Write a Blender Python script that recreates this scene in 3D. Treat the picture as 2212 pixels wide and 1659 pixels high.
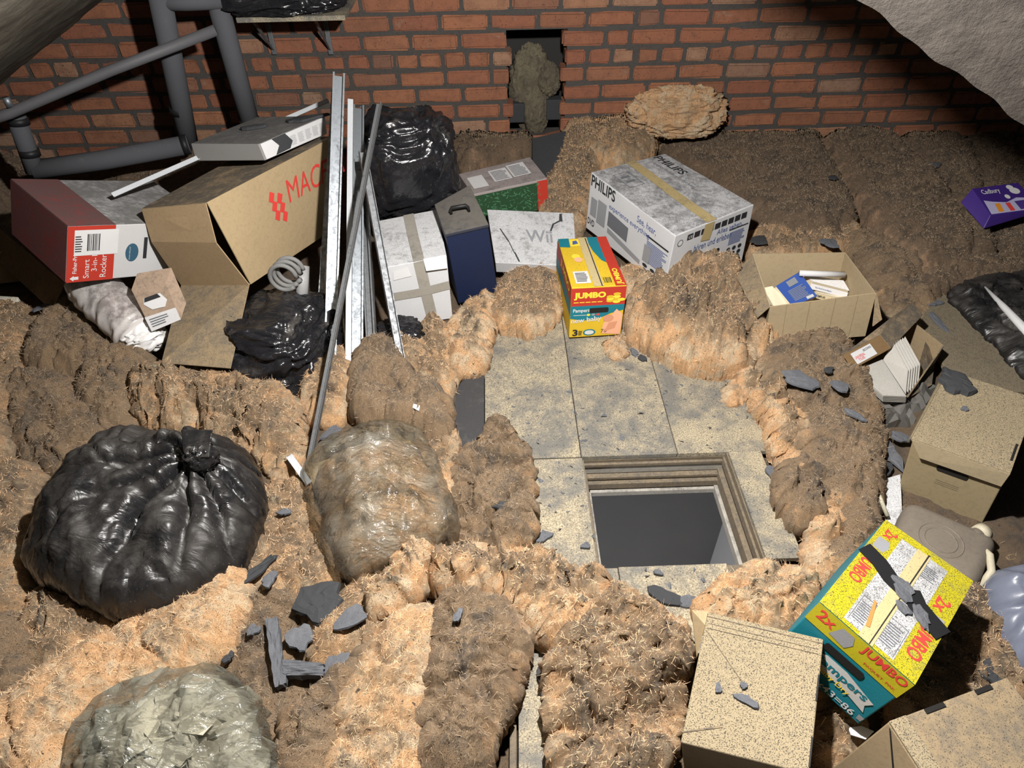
import bpy, bmesh, math, random
import numpy as np
from mathutils import Vector, Matrix

for o in list(bpy.data.objects): bpy.data.objects.remove(o)
scene = bpy.context.scene
COL = scene.collection

# ------------------------------------------------------------------ camera
F, TH, YAW, RO, CAMH = 1480.0, math.radians(42.2), math.radians(0.95), 0.02, 1.65
CX, CY = 1106.0, 829.5
C = np.array([0.0, 0.0, CAMH])
fw = np.array([math.sin(YAW)*math.cos(TH), math.cos(YAW)*math.cos(TH), -math.sin(TH)])
r0 = np.cross(fw, [0, 0, 1.0]); r0 /= np.linalg.norm(r0); u0 = np.cross(r0, fw)
RV = r0*math.cos(RO)-u0*math.sin(RO); UV = u0*math.cos(RO)+r0*math.sin(RO)
cam = bpy.data.cameras.new('camera'); camo = bpy.data.objects.new('camera', cam); COL.objects.link(camo)
cam.sensor_fit = 'HORIZONTAL'; cam.sensor_width = 36.0; cam.lens = 36.0*F/2212.0
cam.clip_start = 0.01; cam.clip_end = 50
m = Matrix(((RV[0], UV[0], -fw[0], C[0]), (RV[1], UV[1], -fw[1], C[1]), (RV[2], UV[2], -fw[2], C[2]), (0, 0, 0, 1)))
camo.matrix_world = m
scene.camera = camo

# ------------------------------------------------------------------ world + lamp + exposure
world = bpy.data.worlds.new('world'); scene.world = world; world.use_nodes = True
world.node_tree.nodes['Background'].inputs[0].default_value = (0.55, 0.6, 0.7, 1)
world.node_tree.nodes['Background'].inputs[1].default_value = 0.03
# the work lamp hung under the ridge, just ahead of the viewer
lp = bpy.data.lights.new('work_lamp', 'POINT'); lp.energy = 230; lp.color = (1.0, 0.965, 0.93); lp.shadow_soft_size = 0.03
lpo = bpy.data.objects.new('work_lamp', lp); lpo.location = (0.12, 0.95, 1.68); COL.objects.link(lpo)
# added fill light, no visible source, brightening the walls under the hatch
rl = bpy.data.lights.new('room_fill', 'AREA'); rl.energy = 8.0; rl.size = 0.6; rl.color = (0.95, 0.97, 1.0)
rlo = bpy.data.objects.new('room_fill', rl); rlo.location = (-0.3, 0.5, -1.3); rlo.rotation_euler = (math.radians(85), 0, math.radians(-55)); COL.objects.link(rlo)
vs = scene.view_settings; vs.view_transform = 'Standard'; vs.look = 'None'; vs.gamma = 1.0; vs.use_curve_mapping = False; vs.exposure = 0.40

# ------------------------------------------------------------------ geometry of the view: pixel -> place
def ray(x, y): return fw*F+RV*(x-CX)-UV*(y-CY)
def P(x, y, z):                       # point at height z
    d = ray(x, y); return C+d*((z-CAMH)/d[2])
def W(x, y, Y):                       # point at distance Y towards the gable
    d = ray(x, y); return C+d*(Y/d[1])
def snap(p, px, py):
    w = (np.asarray(p)-C)@fw; return C+ray(px, py)*(w/F)
def proj(p):
    d = np.asarray(p)-C; w = d@fw; return CX+F*(d@RV)/w, CY-F*(d@UV)/w

# ------------------------------------------------------------------ noise
_rng = np.random.RandomState(7)
PERM = _rng.permutation(256); PERM = np.concatenate([PERM, PERM, PERM])
GRAD = _rng.normal(size=(256, 3)); GRAD /= np.linalg.norm(GRAD, axis=1)[:, None]
def perlin(p):
    p = np.asarray(p, float); i = np.floor(p).astype(int); f = p-i; i &= 255
    u = f*f*f*(f*(f*6-15)+10); r = 0
    for dx in (0, 1):
        for dy in (0, 1):
            for dz in (0, 1):
                h = PERM[PERM[PERM[(i[:, 0]+dx) & 255]+((i[:, 1]+dy) & 255)]+((i[:, 2]+dz) & 255)]
                g = GRAD[h]
                d = g[:, 0]*(f[:, 0]-dx)+g[:, 1]*(f[:, 1]-dy)+g[:, 2]*(f[:, 2]-dz)
                r = r+d*(u[:, 0] if dx else 1-u[:, 0])*(u[:, 1] if dy else 1-u[:, 1])*(u[:, 2] if dz else 1-u[:, 2])
    return r*1.5
def fbm(p, o=4, g=0.5):
    p = np.asarray(p, float); r = 0; a = 1.0
    for k in range(o):
        r = r+a*perlin(p*(2**k)+17.3*k); a *= g
    return r
def p3(x, y, z): return np.stack([x, y, np.full_like(x, z) if np.isscalar(z) else z], 1)
def sstep(a, b, x):
    t = np.clip((x-a)/(b-a), 0, 1); return t*t*(3-2*t)

# ------------------------------------------------------------------ object helpers
ORG = {}
def tag(o, label=None, cat=None, group=None, kind=None):
    if label: o['label'] = label
    if cat: o['category'] = cat
    if group: o['group'] = group
    if kind: o['kind'] = kind
    return o
def thing(name, loc, label, cat, group=None):
    o = bpy.data.objects.new(name, None); COL.objects.link(o); o.location = tuple(loc); o.empty_display_size = 0.05
    ORG[o.name] = np.array(loc, float)
    return tag(o, label, cat, group)
def mesh(name, V, Fc, mat, parent=None, smooth=False, org=None):
    V = np.asarray(V, float)
    if parent is not None: og = ORG[parent.name]
    elif org is not None: og = np.array(org, float)
    else: og = np.array([V[:, 0].mean(), V[:, 1].mean(), V[:, 2].min()])
    me = bpy.data.meshes.new(name)
    me.from_pydata((V-og).tolist(), [], [list(map(int, f)) for f in Fc] if not isinstance(Fc, np.ndarray) else Fc.tolist())
    me.materials.append(mat)
    if smooth: me.polygons.foreach_set('use_smooth', [True]*len(me.polygons))
    me.update()
    o = bpy.data.objects.new(name, me); COL.objects.link(o)
    if parent is not None: o.parent = parent
    else: o.location = tuple(og)
    ORG[o.name] = og
    return o
def bevel(o, w, seg=2):
    md = o.modifiers.new('bevel', 'BEVEL'); md.width = w; md.segments = seg; md.limit_method = 'ANGLE'; return o
class MB:
    def __init__(s): s.V = []; s.F = []
    def add(s, V, Fc):
        n = len(s.V); s.V += [tuple(v) for v in V]; s.F += [[i+n for i in f] for f in Fc]; return s
    def hexa(s, c):                    # c: 4 bottom (ccw from above), 4 top
        return s.add(c, [[3, 2, 1, 0], [4, 5, 6, 7], [0, 1, 5, 4], [1, 2, 6, 5], [2, 3, 7, 6], [3, 0, 4, 7]])
    def box(s, x0, y0, z0, x1, y1, z1):
        return s.hexa([(x0, y0, z0), (x1, y0, z0), (x1, y1, z0), (x0, y1, z0), (x0, y0, z1), (x1, y0, z1), (x1, y1, z1), (x0, y1, z1)])
    def slab(s, q, t):                 # quad of points, thickened along its normal (both sides)
        q = [np.asarray(a, float) for a in q]; n = np.cross(q[1]-q[0], q[-1]-q[0]); n /= np.linalg.norm(n)
        k = len(q); V = [a-n*t/2 for a in q]+[a+n*t/2 for a in q]
        Fc = [list(range(k))[::-1], list(range(k, 2*k))]+[[i, (i+1) % k, k+(i+1) % k, k+i] for i in range(k)]
        return s.add(V, Fc)
    def tube(s, pts, r, seg=16, cap=True, rn=0):
        pts = [np.asarray(p, float) for p in pts]; rs = r if hasattr(r, '__len__') else [r]*len(pts)
        n0 = len(s.V); prev = None
        for i, p in enumerate(pts):
            t = pts[min(i+1, len(pts)-1)]-pts[max(i-1, 0)]; t /= np.linalg.norm(t)
            if prev is None:
                a = np.array([0, 0, 1.0]) if abs(t[2]) < .9 else np.array([1.0, 0, 0])
            else: a = prev
            a = a-t*(a@t); a /= np.linalg.norm(a); b = np.cross(t, a); prev = a
            for k in range(seg):
                an = 2*math.pi*k/seg; s.V.append(tuple(p+(a*math.cos(an)+b*math.sin(an))*rs[i]))
        for i in range(len(pts)-1):
            for k in range(seg):
                k2 = (k+1) % seg; s.F.append([n0+i*seg+k, n0+i*seg+k2, n0+(i+1)*seg+k2, n0+(i+1)*seg+k])
        if cap:
            s.F.append([n0+k for k in range(seg)][::-1]); s.F.append([n0+(len(pts)-1)*seg+k for k in range(seg)])
        return s
    def build(s, name, mat, parent=None, smooth=False): return mesh(name, s.V, s.F, mat, parent, smooth)
def grid_faces(nu, nv, wrapu=False):
    Fc = []
    for j in range(nv-1):
        for i in range(nu if wrapu else nu-1):
            i2 = (i+1) % nu; Fc.append([j*nu+i, j*nu+i2, (j+1)*nu+i2, (j+1)*nu+i])
    return Fc

# ------------------------------------------------------------------ materials
def nodes(name):
    mt = bpy.data.materials.new(name); mt.use_nodes = True; nt = mt.node_tree
    b = nt.nodes['Principled BSDF']
    return mt, nt, b
class N:
    def __init__(s, nt): s.nt = nt
    def n(s, t, **k):
        x = s.nt.nodes.new(t)
        for a, v in k.items():
            if a in x.inputs: x.inputs[a].default_value = v
            else: setattr(x, a, v)
        return x
    def l(s, a, b): s.nt.links.new(a, b)
    def coord(s, sc=(1, 1, 1)):
        t = s.n('ShaderNodeTexCoord'); mp = s.n('ShaderNodeMapping'); s.l(t.outputs['Object'], mp.inputs[0]); mp.inputs['Scale'].default_value = sc
        oi = s.n('ShaderNodeObjectInfo'); mv = s.n('ShaderNodeVectorMath', operation='SCALE'); mv.inputs[0].default_value = (37, 21, 53)
        s.l(oi.outputs['Random'], mv.inputs['Scale']); ad = s.n('ShaderNodeVectorMath', operation='ADD')
        s.l(mp.outputs[0], ad.inputs[0]); s.l(mv.outputs[0], ad.inputs[1]); return ad.outputs[0]
    def strands(s, k):                 # coordinates drawn out along a direction of each thing's own
        t = s.n('ShaderNodeTexCoord'); oi = s.n('ShaderNodeObjectInfo'); cx_ = s.n('ShaderNodeCombineXYZ'); s.l(s.math('MULTIPLY', oi.outputs['Random'], 6.28), cx_.inputs[2])
        m1 = s.n('ShaderNodeMapping'); s.l(t.outputs['Object'], m1.inputs[0]); s.l(cx_.outputs[0], m1.inputs['Rotation']); m2 = s.n('ShaderNodeMapping'); s.l(m1.outputs[0], m2.inputs[0]); m2.inputs['Scale'].default_value = (1, k, .8); return m2.outputs[0]
    def noise(s, co, scale, detail=4, rough=.55, dist=0):
        x = s.n('ShaderNodeTexNoise'); x.inputs['Scale'].default_value = scale; x.inputs['Detail'].default_value = detail
        x.inputs['Roughness'].default_value = rough; x.inputs['Distortion'].default_value = dist; s.l(co, x.inputs['Vector']); return x.outputs['Fac']
    def rng(s, v, a, b, c=0., d=1.):
        x = s.n('ShaderNodeMapRange', interpolation_type='SMOOTHSTEP'); x.inputs[1].default_value = a; x.inputs[2].default_value = b
        x.inputs[3].default_value = c; x.inputs[4].default_value = d; s.l(v, x.inputs[0]); return x.outputs[0]
    def math(s, op, a, b=None):
        x = s.n('ShaderNodeMath', operation=op)
        for i, v in enumerate((a, b)):
            if v is None: continue
            if isinstance(v, (int, float)): x.inputs[i].default_value = v
            else: s.l(v, x.inputs[i])
        return x.outputs[0]
    def mix(s, f, a, b):
        x = s.n('ShaderNodeMix', data_type='RGBA')
        for i, v in ((0, f), (6, a), (7, b)):
            if isinstance(v, (int, float)): x.inputs[i].default_value = v
            elif isinstance(v, tuple): x.inputs[i].default_value = (*v[:3], 1)
            else: s.l(v, x.inputs[i])
        return x.outputs[2]
    def bump(s, h, st, dist=.01, prev=None):
        x = s.n('ShaderNodeBump'); x.inputs['Strength'].default_value = st; x.inputs['Distance'].default_value = dist; s.l(h, x.inputs['Height'])
        if prev is not None: s.l(prev, x.inputs['Normal'])
        return x.outputs[0]
    def up(s):                         # how far the surface looks up: where settled dust can lie
        g = s.n('ShaderNodeNewGeometry'); sp = s.n('ShaderNodeSeparateXYZ'); s.l(g.outputs['Normal'], sp.inputs[0]); return sp.outputs[2]
    def attr(s, nm):
        a = s.n('ShaderNodeAttribute'); a.attribute_name = nm; return a.outputs['Fac']

def wool(name, dirt, clean=(.92, .545, .275), pale=(.92, .71, .47), brown=(.31, .215, .128), soot=(.085, .076, .068)):
    mt, nt, b = nodes(name); q = N(nt); co = q.coord()
    a = q.noise(co, 5, 5, .6, .6); c1 = q.noise(co, 13, 5, .65, .8); c2 = q.noise(co, 40, 4, .6, 1.2)
    base = q.mix(q.rng(c1, .42, .62), clean, pale)
    base = q.mix(q.rng(c2, .45, .75, 0, .55), base, tuple(x*.62 for x in clean))
    fresh = q.attr('fresh')
    s1 = q.math('ADD', q.math('MULTIPLY', a, .75), q.math('MULTIPLY', c1, .45))
    s1 = q.math('ADD', s1, q.math('MULTIPLY', c2, .25))
    s1 = q.math('SUBTRACT', q.math('ADD', s1, dirt-.5), q.math('MULTIPLY', fresh, .55))
    col = q.mix(q.rng(s1, .46, .90, 0, .93), base, brown)
    s2 = q.math('SUBTRACT', q.math('ADD', q.math('MULTIPLY', c1, .7), q.math('MULTIPLY', q.noise(co, 9, 5, .7, .4), .6)), q.math('MULTIPLY', fresh, .3))
    col = q.mix(q.rng(s2, .74-.18*dirt, .96-.14*dirt, 0, .8), col, soot)
    st_ = q.strands(5.0); fs = q.noise(st_, 20, 6, .72, 1.4); col = q.mix(q.rng(fs, .50, .72, 0, .5), col, brown); col = q.mix(q.rng(fs, .46, .30, 0, .45), col, tuple(min(1, x*1.25) for x in pale) if dirt < .7 else tuple(x*.6 for x in pale))
    sp = q.noise(co, 400, 2, .5); sp2 = q.noise(co, 75, 3, .6)
    dens = q.rng(q.noise(co, 6, 3), .35, .65, .05, -.01)
    col = q.mix(q.rng(q.math('SUBTRACT', sp, dens), .585, .63, 0, .8), col, (.03, .028, .026))
    col = q.mix(q.rng(sp2, .665, .69, 0, .85), col, (.045, .04, .038))
    q.l(col, b.inputs['Base Color']); b.inputs['Roughness'].default_value = 1.0; b.inputs['Specular IOR Level'].default_value = .05
    b.inputs['Sheen Weight'].default_value = .12; b.inputs['Sheen Roughness'].default_value = .6
    fib = q.noise(st_, 22, 9, .76, 1.6)
    n1 = q.bump(fib, .85, .020); n2 = q.bump(q.noise(q.coord((1, 2, 1)), 230, 4, .75, 1.5), .8, .008, n1); q.l(n2, b.inputs['Normal'])
    return mt
WOOL = {k: wool('wool_'+k, d) for k, d in dict(clean=.38, mid=.64, dirty=.83, sooty=1.0).items()}
WOOL['dark'] = wool('wool_dark', .82, clean=(.66, .40, .24), pale=(.52, .36, .22), brown=(.21, .147, .092), soot=(.06, .05, .043))
WOOL['yellow'] = wool('wool_yellow', .5, clean=(.30, .26, .16), pale=(.42, .38, .24), brown=(.15, .12, .085))

def dusty(name, colr, dust=.3, rough=.75, speck=.4, spec=.3, grain=.0, dustcol=(.10, .095, .088), side=0.0, metal=0., bump=.15, upw=1.0):
    """a surface of one colour with settled soot: thick film where it faces up, black specks"""
    mt, nt, b = nodes(name); q = N(nt); co = q.coord()
    col = colr
    v = q.noise(co, 6, 4); col = q.mix(q.rng(v, .3, .7, 0, .35), col, tuple(x*.82 for x in colr))
    if grain:
        g = q.noise(q.coord((1, 1, 1)), 90, 3); col = q.mix(q.rng(g, .45, .7, 0, grain), col, tuple(x*.6 for x in colr))
    up = q.rng(q.up(), .25, .85, side, upw)
    film = q.math('ADD', q.math('MULTIPLY', q.noise(co, 11, 6, .7, .5), .6), q.math('MULTIPLY', q.noise(co, 45, 4, .7), .5))
    film = q.math('MULTIPLY', q.rng(film, .80-.62*dust, 1.0-.42*dust), up)
    col = q.mix(q.math('MULTIPLY', film, .9), col, dustcol)
    sp = q.rng(q.noise(co, 430, 2, .6), .70-.17*speck, .73-.17*speck)
    sp = q.math('MULTIPLY', sp, q.rng(q.up(), .1, .8, .12+side, 1.))
    col = q.mix(q.math('MULTIPLY', sp, .85), col, (.025, .024, .024))
    q.l(col, b.inputs['Base Color']); b.inputs['Specular IOR Level'].default_value = spec; b.inputs['Metallic'].default_value = metal
    r = q.math('ADD', q.math('MULTIPLY', film, .3), rough); q.l(r, b.inputs['Roughness'])
    if bump: q.l(q.bump(q.noise(co, 120, 4, .7), bump, .003), b.inputs['Normal'])
    return mt
def flat(name, colr, rough=.7, **k): return dusty(name, colr, dust=k.pop('dust', .12), rough=rough, speck=k.pop('speck', .12), **k)

def kraft(name, colr, dust, speck, **k): return dusty(name, colr, dust=dust, speck=speck, rough=.85, spec=.15, grain=.25, **k)
KRAFT = kraft('cardboard', (.36, .27, .155), .25, .35)
KRAFT_D = kraft('cardboard_dusty', (.28, .21, .125), .62, .62, dustcol=(.13, .115, .095))
KRAFT_S = kraft('cardboard_sooty', (.36, .26, .15), .85, .55, dustcol=(.085, .078, .068))
KRAFT_P = kraft('cardboard_pale', (.29, .235, .148), .34, .88, dustcol=(.15, .135, .11))
WHITEBOX = dusty('white_card', (.55, .555, .565), .45, .7, .62, spec=.3)
WHITEBOX_S = dusty('white_card_sooty', (.52, .52, .53), .68, .7, .75, spec=.3, dustcol=(.12, .12, .12))
WHITE = flat('white_print', (.60, .60, .60))
INK = flat('black_ink', (.022, .022, .024))
GREYINK = flat('grey_ink', (.13, .135, .15)); LGREY = flat('light_grey_ink', (.26, .265, .28)); BLUEINK = flat('blue_ink', (.06, .10, .26))
RED = dusty('red_print', (.42, .035, .02), .2, .6, .2); REDINK = flat('red_ink', (.62, .05, .04))
YEL = dusty('yellow_print', (.62, .42, .025), .16, .6, .45); YELS = flat('yellow_ink', (.85, .62, .05))
YEL2 = dusty('lemon_print', (.44, .385, .014), .42, .55, .85)
TEAL = dusty('teal_print', (.01, .17, .22), .16, .55, .15); SKIN = flat('skin_print', (.75, .40, .25)); SKIN2 = flat('skin_shade_print', (.6, .28, .16))
TAPE = dusty('brown_tape', (.42, .33, .16), .45, .35, .5, spec=.5); TAPE_G = dusty('grey_tape', (.30, .28, .24), .45, .45, .4, spec=.5, side=.4)
TAPE_Y = dusty('yellowed_tape', (.52, .42, .22), .3, .4, .4, spec=.5)
SLATE = dusty('slate', (.105, .11, .122), .5, .9, .3, spec=.15, dustcol=(.15, .155, .165), bump=.6)
SLATE_D = dusty('slate_dark', (.045, .047, .05), .3, .9, .2, spec=.15, dustcol=(.08, .08, .082), bump=.6)
def bagmat(name, colr, rough, dust, dustcol=(.16, .145, .125)):
    mt, nt, b = nodes(name); q = N(nt); co = q.coord()
    d = q.math('MULTIPLY', q.rng(q.noise(co, 7, 5, .65, .4), .62-.4*dust, .9-.3*dust), q.rng(q.up(), .05, .8))
    col = q.mix(q.math('MULTIPLY', d, .55), colr, dustcol); col = q.mix(q.rng(q.noise(co, 300, 2), .70, .74, 0, .5), col, (.35, .33, .3))
    q.l(col, b.inputs['Base Color']); q.l(q.math('ADD', q.math('MULTIPLY', d, .38), rough), b.inputs['Roughness'])
    w = q.noise(q.coord((1, 2.4, .5)), 7, 3, .5, 2.2); q.l(q.bump(w, .42, .022), b.inputs['Normal'])
    return mt
BAG = bagmat('black_bag', (.012, .012, .014), .22, .25); BAG_D = bagmat('black_bag_dusty', (.010, .010, .011), .27, .7, (.075, .068, .06))
def clearbag(name, tint, alpha):
    mt, nt, b = nodes(name); q = N(nt); co = q.coord()
    q.l(q.mix(q.rng(q.noise(co, 5, 4), .4, .7), tint, tuple(x*.6 for x in tint)), b.inputs['Base Color']); b.inputs['Roughness'].default_value = .3
    w = q.noise(q.coord((1, 2.6, .7)), 9, 4, .5, 2.4); n1 = q.bump(w, .8, .022); q.l(n1, b.inputs['Normal'])
    tr = q.n('ShaderNodeBsdfTransparent'); tr.inputs[0].default_value = (.93, .93, .90, 1); gl = q.n('ShaderNodeBsdfGlossy'); gl.inputs['Roughness'].default_value = .13; gl.inputs[0].default_value = (.9, .9, .9, 1); q.l(n1, gl.inputs['Normal'])
    m1 = q.n('ShaderNodeMixShader'); q.l(q.rng(q.noise(co, 7, 5, .6, .6), .3, .75, max(0, alpha-.2), min(1, alpha+.3)), m1.inputs[0]); q.l(tr.outputs[0], m1.inputs[1]); q.l(b.outputs[0], m1.inputs[2])
    lw = q.n('ShaderNodeFresnel'); lw.inputs[0].default_value = 1.5; q.l(n1, lw.inputs['Normal']); m2 = q.n('ShaderNodeMixShader'); q.l(q.math('MULTIPLY', lw.outputs[0], .55), m2.inputs[0]); q.l(m1.outputs[0], m2.inputs[1]); q.l(gl.outputs[0], m2.inputs[2])
    q.l(m2.outputs[0], nt.nodes['Material Output'].inputs[0]); return mt
CLEAR = clearbag('clear_bag', (.34, .31, .25), .20); CLEAR2 = clearbag('clear_bag_green', (.24, .25, .21), .32)
def metal(name, colr, rough, dirt=.3):
    mt, nt, b = nodes(name); q = N(nt); co = q.coord()
    v = q.noise(co, 60, 3, .6, .5); col = q.mix(q.rng(v, .35, .65), colr, tuple(x*.72 for x in colr))
    col = q.mix(q.rng(q.noise(co, 26, 5, .7), .70-.2*dirt, .80-.2*dirt, 0, .8), col, (.05, .045, .04))
    q.l(col, b.inputs['Base Color']); b.inputs['Metallic'].default_value = .8
    q.l(q.rng(v, .3, .7, rough, rough+.2), b.inputs['Roughness']); return mt
GALV = metal('galvanised_steel', (.30, .325, .35), .42, .5); GALV_D = metal('galvanised_steel_dull', (.24, .25, .26), .48, .4)
TRIMW = dusty('white_enamel_strip', (.42, .44, .46), .2, .4, .25, side=.1)
FOAM = dusty('grey_pipe_lagging', (.085, .088, .097), .35, .85, .15, spec=.2, dustcol=(.17, .17, .165), side=.2)
BLACKT = dusty('black_tape', (.015, .015, .016), .2, .5, .1)
TIMBER = dusty('old_timber', (.19, .15, .10), .6, .85, .5, grain=.5, dustcol=(.10, .09, .078), side=.6); TIMBER_W = dusty('painted_timber', (.36, .34, .30), .6, .6, .5, side=.5)
def chipboard(name, dust):
    mt, nt, b = nodes(name); q = N(nt); co = q.coord()
    col = q.mix(q.rng(q.noise(co, 260, 2, .6), .38, .62), (.42, .365, .255), (.21, .175, .12))
    d = q.math('ADD', q.math('MULTIPLY', q.noise(co, 4.5, 6, .68, .6), .7), q.math('MULTIPLY', q.noise(co, 26, 4, .7), .35))
    col = q.mix(q.rng(d, .62-.3*dust, .86-.3*dust, 0, .9), col, (.125, .124, .118))
    col = q.mix(q.rng(q.noise(co, 210, 2), .63, .67, 0, .8), col, (.035, .034, .033))
    q.l(col, b.inputs['Base Color']); b.inputs['Roughness'].default_value = .95; b.inputs['Specular IOR Level'].default_value = .1
    q.l(q.bump(q.noise(co, 220, 3), .25, .002), b.inputs['Normal']); return mt
CHIP = chipboard('chipboard', .72); CHIP_D = chipboard('chipboard_sooty', .95)
def brickmat():
    mt, nt, b = nodes('brick'); q = N(nt); co = q.coord()
    oi = q.n('ShaderNodeObjectInfo'); rp = q.n('ShaderNodeValToRGB'); e = rp.color_ramp.elements
    e[0].position = 0; e[0].color = (.235, .105, .062, 1); e[1].position = 1; e[1].color = (.33, .15, .08, 1)
    for p_, c_ in ((.2, (.285, .122, .068)), (.45, (.245, .098, .06)), (.65, (.31, .135, .073)), (.82, (.19, .10, .07)), (.93, (.29, .185, .125))):
        x = e.new(p_); x.color = (*c_, 1)
    q.l(oi.outputs['Random'], rp.inputs[0])
    col = q.mix(q.rng(q.noise(co, 22, 5, .7), .4, .7, 0, .55), rp.outputs[0], (.16, .075, .05))
    col = q.mix(q.rng(q.noise(co, 15, 4, .65, .5), .62, .75, 0, .6), col, (.26, .185, .135))
    col = q.mix(q.rng(q.noise(co, 120, 3), .62, .68, 0, .7), col, (.06, .04, .03))
    q.l(col, b.inputs['Base Color']); b.inputs['Roughness'].default_value = .93; b.inputs['Specular IOR Level'].default_value = .15
    q.l(q.bump(q.noise(co, 70, 5, .7), .5, .006), b.inputs['Normal']); return mt
BRICK = brickmat()
MORTAR = dusty('mortar', (.075, .068, .062), .4, .95, .4, grain=.5, side=.3, bump=.9, dustcol=(.12, .11, .10))
def lining(name, c1, c2):
    mt, nt, b = nodes(name); q = N(nt); co = q.coord()
    col = q.mix(q.rng(q.noise(co, 7, 6, .7, .7), .35, .7), c1, c2)
    col = q.mix(q.rng(q.noise(co, 28, 5, .7, .5), .60, .75, 0, .6), col, tuple(x*1.7 for x in c1))
    col = q.mix(q.rng(q.noise(co, 60, 4, .7), .62, .72, 0, .6), col, tuple(x*.45 for x in c2))
    q.l(col, b.inputs['Base Color']); b.inputs['Roughness'].default_value = .95; b.inputs['Specular IOR Level'].default_value = .1
    q.l(q.bump(q.noise(co, 35, 6, .75), .8, .01), b.inputs['Normal']); return mt
LINING = lining('roof_lining', (.068, .059, .051), (.04, .035, .031)); LINING_L = lining('roof_lining_old', (.16, .145, .115), (.10, .09, .075))

# ================================================================== THE SETTING
YW = 3.60                                     # face of the gable brickwork
def struct(o): o['kind'] = 'structure'; return o
# brick gable: mortar bed behind, with the broken hole, every brick a piece of its own
HX0, HX1, HZ0, HZ1 = 0.075, 0.355, 0.17, 0.70
w = MB()
ym = YW+.010
for (x0, z0, x1, z1) in ((-3.4, -.3, HX0-.01, 1.9), (HX1+.01, -.3, 3.6, 1.9), (HX0-.01, HZ1-.01, HX1+.01, 1.9), (HX0-.01, -.3, HX1+.01, HZ0)):
    w.box(x0, ym, z0, x1, ym+.10, z1)
wall = struct(w.build('wall_back', MORTAR)); tag(wall, 'red brick gable wall with a broken hole', 'wall')
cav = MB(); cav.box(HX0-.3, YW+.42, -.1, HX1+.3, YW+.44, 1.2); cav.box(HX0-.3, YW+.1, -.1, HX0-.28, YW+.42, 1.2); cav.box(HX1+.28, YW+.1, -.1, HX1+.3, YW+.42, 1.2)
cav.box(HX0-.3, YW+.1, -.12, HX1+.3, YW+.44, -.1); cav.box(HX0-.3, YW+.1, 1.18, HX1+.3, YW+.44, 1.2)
struct(cav.build('wall_cavity', flat('cavity_dark', (.03, .028, .026)), wall))  # near-black box closing off the hole behind the brickwork
def brick_mesh(L, H, seed):
    bm = bmesh.new(); bmesh.ops.create_cube(bm, size=1)
    rs = random.Random(seed)
    for v in bm.verts: v.co = Vector((v.co.x*L, v.co.y*.10, v.co.z*H))
    bmesh.ops.bevel(bm, geom=bm.edges[:], offset=.008, segments=2, affect='EDGES')
    for v in bm.verts:
        if v.co.y < 0:
            v.co.x += rs.uniform(-.003, .003); v.co.z += rs.uniform(-.0025, .0025); v.co.y += rs.uniform(-.003, .003)
    me = bpy.data.meshes.new('brick'); bm.to_mesh(me); bm.free(); me.materials.append(BRICK); return me
STR = [brick_mesh(.218, .066, k) for k in range(7)]; HDR = [brick_mesh(.102, .066, 20+k) for k in range(5)]; QTR = [brick_mesh(.154, .066, 40+k) for k in range(3)]
rs = random.Random(3)
ZT = .773
nb = 0
for k in range(-5, 9):
    z1 = ZT-k*.0848; zc = z1-.0424
    header = (k == 2)
    x = -3.0+rs.uniform(0, .235) if k % 2 else -3.0+.117+rs.uniform(-.02, .02)
    while x < 3.2:
        L, ms = (.106, HDR) if header else (.222, STR)
        if not header and rs.random() < .06: L, ms = .106, HDR
        elif not header and rs.random() < .05: L, ms = .158, QTR
        xc = x+L/2; sx = 1.0; jl = .022*abs(math.sin(k*2.1)); jr = .022*abs(math.sin(k*1.3+1)); l_, r_ = HX0+jl, HX1-jr
        inhole = HZ0 < zc < HZ1 and x+L > l_ and x < r_
        if inhole:                                # broken bricks at the edges of the hole
            if x < l_-.03: sx = (l_-x)/L; xc = (x+l_)/2; inhole = False
            elif x+L > r_+.03: sx = (x+L-r_)/L; xc = (x+L+r_)/2; inhole = False
        px, py = proj((xc, YW, zc))
        roof = zc > .789+.554*(xc+1.932)+.07
        vis = -90 < px < 2300 and -60 < py < 430
        if vis and not inhole and not roof:
            b = bpy.data.objects.new('brick', rs.choice(ms)); COL.objects.link(b); b.parent = wall
            b.location = Vector((xc, YW+.05+rs.uniform(-.004, .003), zc))-Vector(ORG[wall.name]); b.rotation_euler = (0, rs.uniform(-.008, .008), rs.uniform(-.01, .01)); b.scale = (sx, 1, 1); nb += 1
        x += L+.0145+rs.uniform(-.002, .002)
print('bricks', nb)

# roof slopes: lining on the left runs back to the gable; on the right a sheet ends short of it
def rough_sheet(name, fn, nu, nv, mat, amp, label):
    u, v = np.meshgrid(np.linspace(0, 1, nu), np.linspace(0, 1, nv)); u = u.ravel(); v = v.ravel()
    V = np.array([fn(a, b_) for a, b_ in zip(u, v)])
    nrm = np.cross(V[1]-V[0], V[nu]-V[0]); nrm /= np.linalg.norm(nrm)
    V = V+nrm*(fbm(V*6, 4)*amp)[:, None]
    top = V+nrm*.04 if nrm[2] > 0 else V-nrm*.04
    Fc = grid_faces(nu, nv); n = len(V)
    Fa = [f[::-1] for f in Fc] if nrm[2] > 0 else Fc
    Fb = [[i+n for i in f[::-1]] for f in Fa]
    bd = [i for i in range(nu)]+[j*nu+nu-1 for j in range(1, nv)]+[(nv-1)*nu+i for i in range(nu-2, -1, -1)]+[j*nu for j in range(nv-2, 0, -1)]
    Fs = [[bd[i], bd[(i+1) % len(bd)], bd[(i+1) % len(bd)]+n, bd[i]+n] for i in range(len(bd))]
    o = struct(mesh(name, np.concatenate([V, top]), Fa+Fb+Fs, mat, smooth=False)); tag(o, label, 'ceiling'); return o
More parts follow.
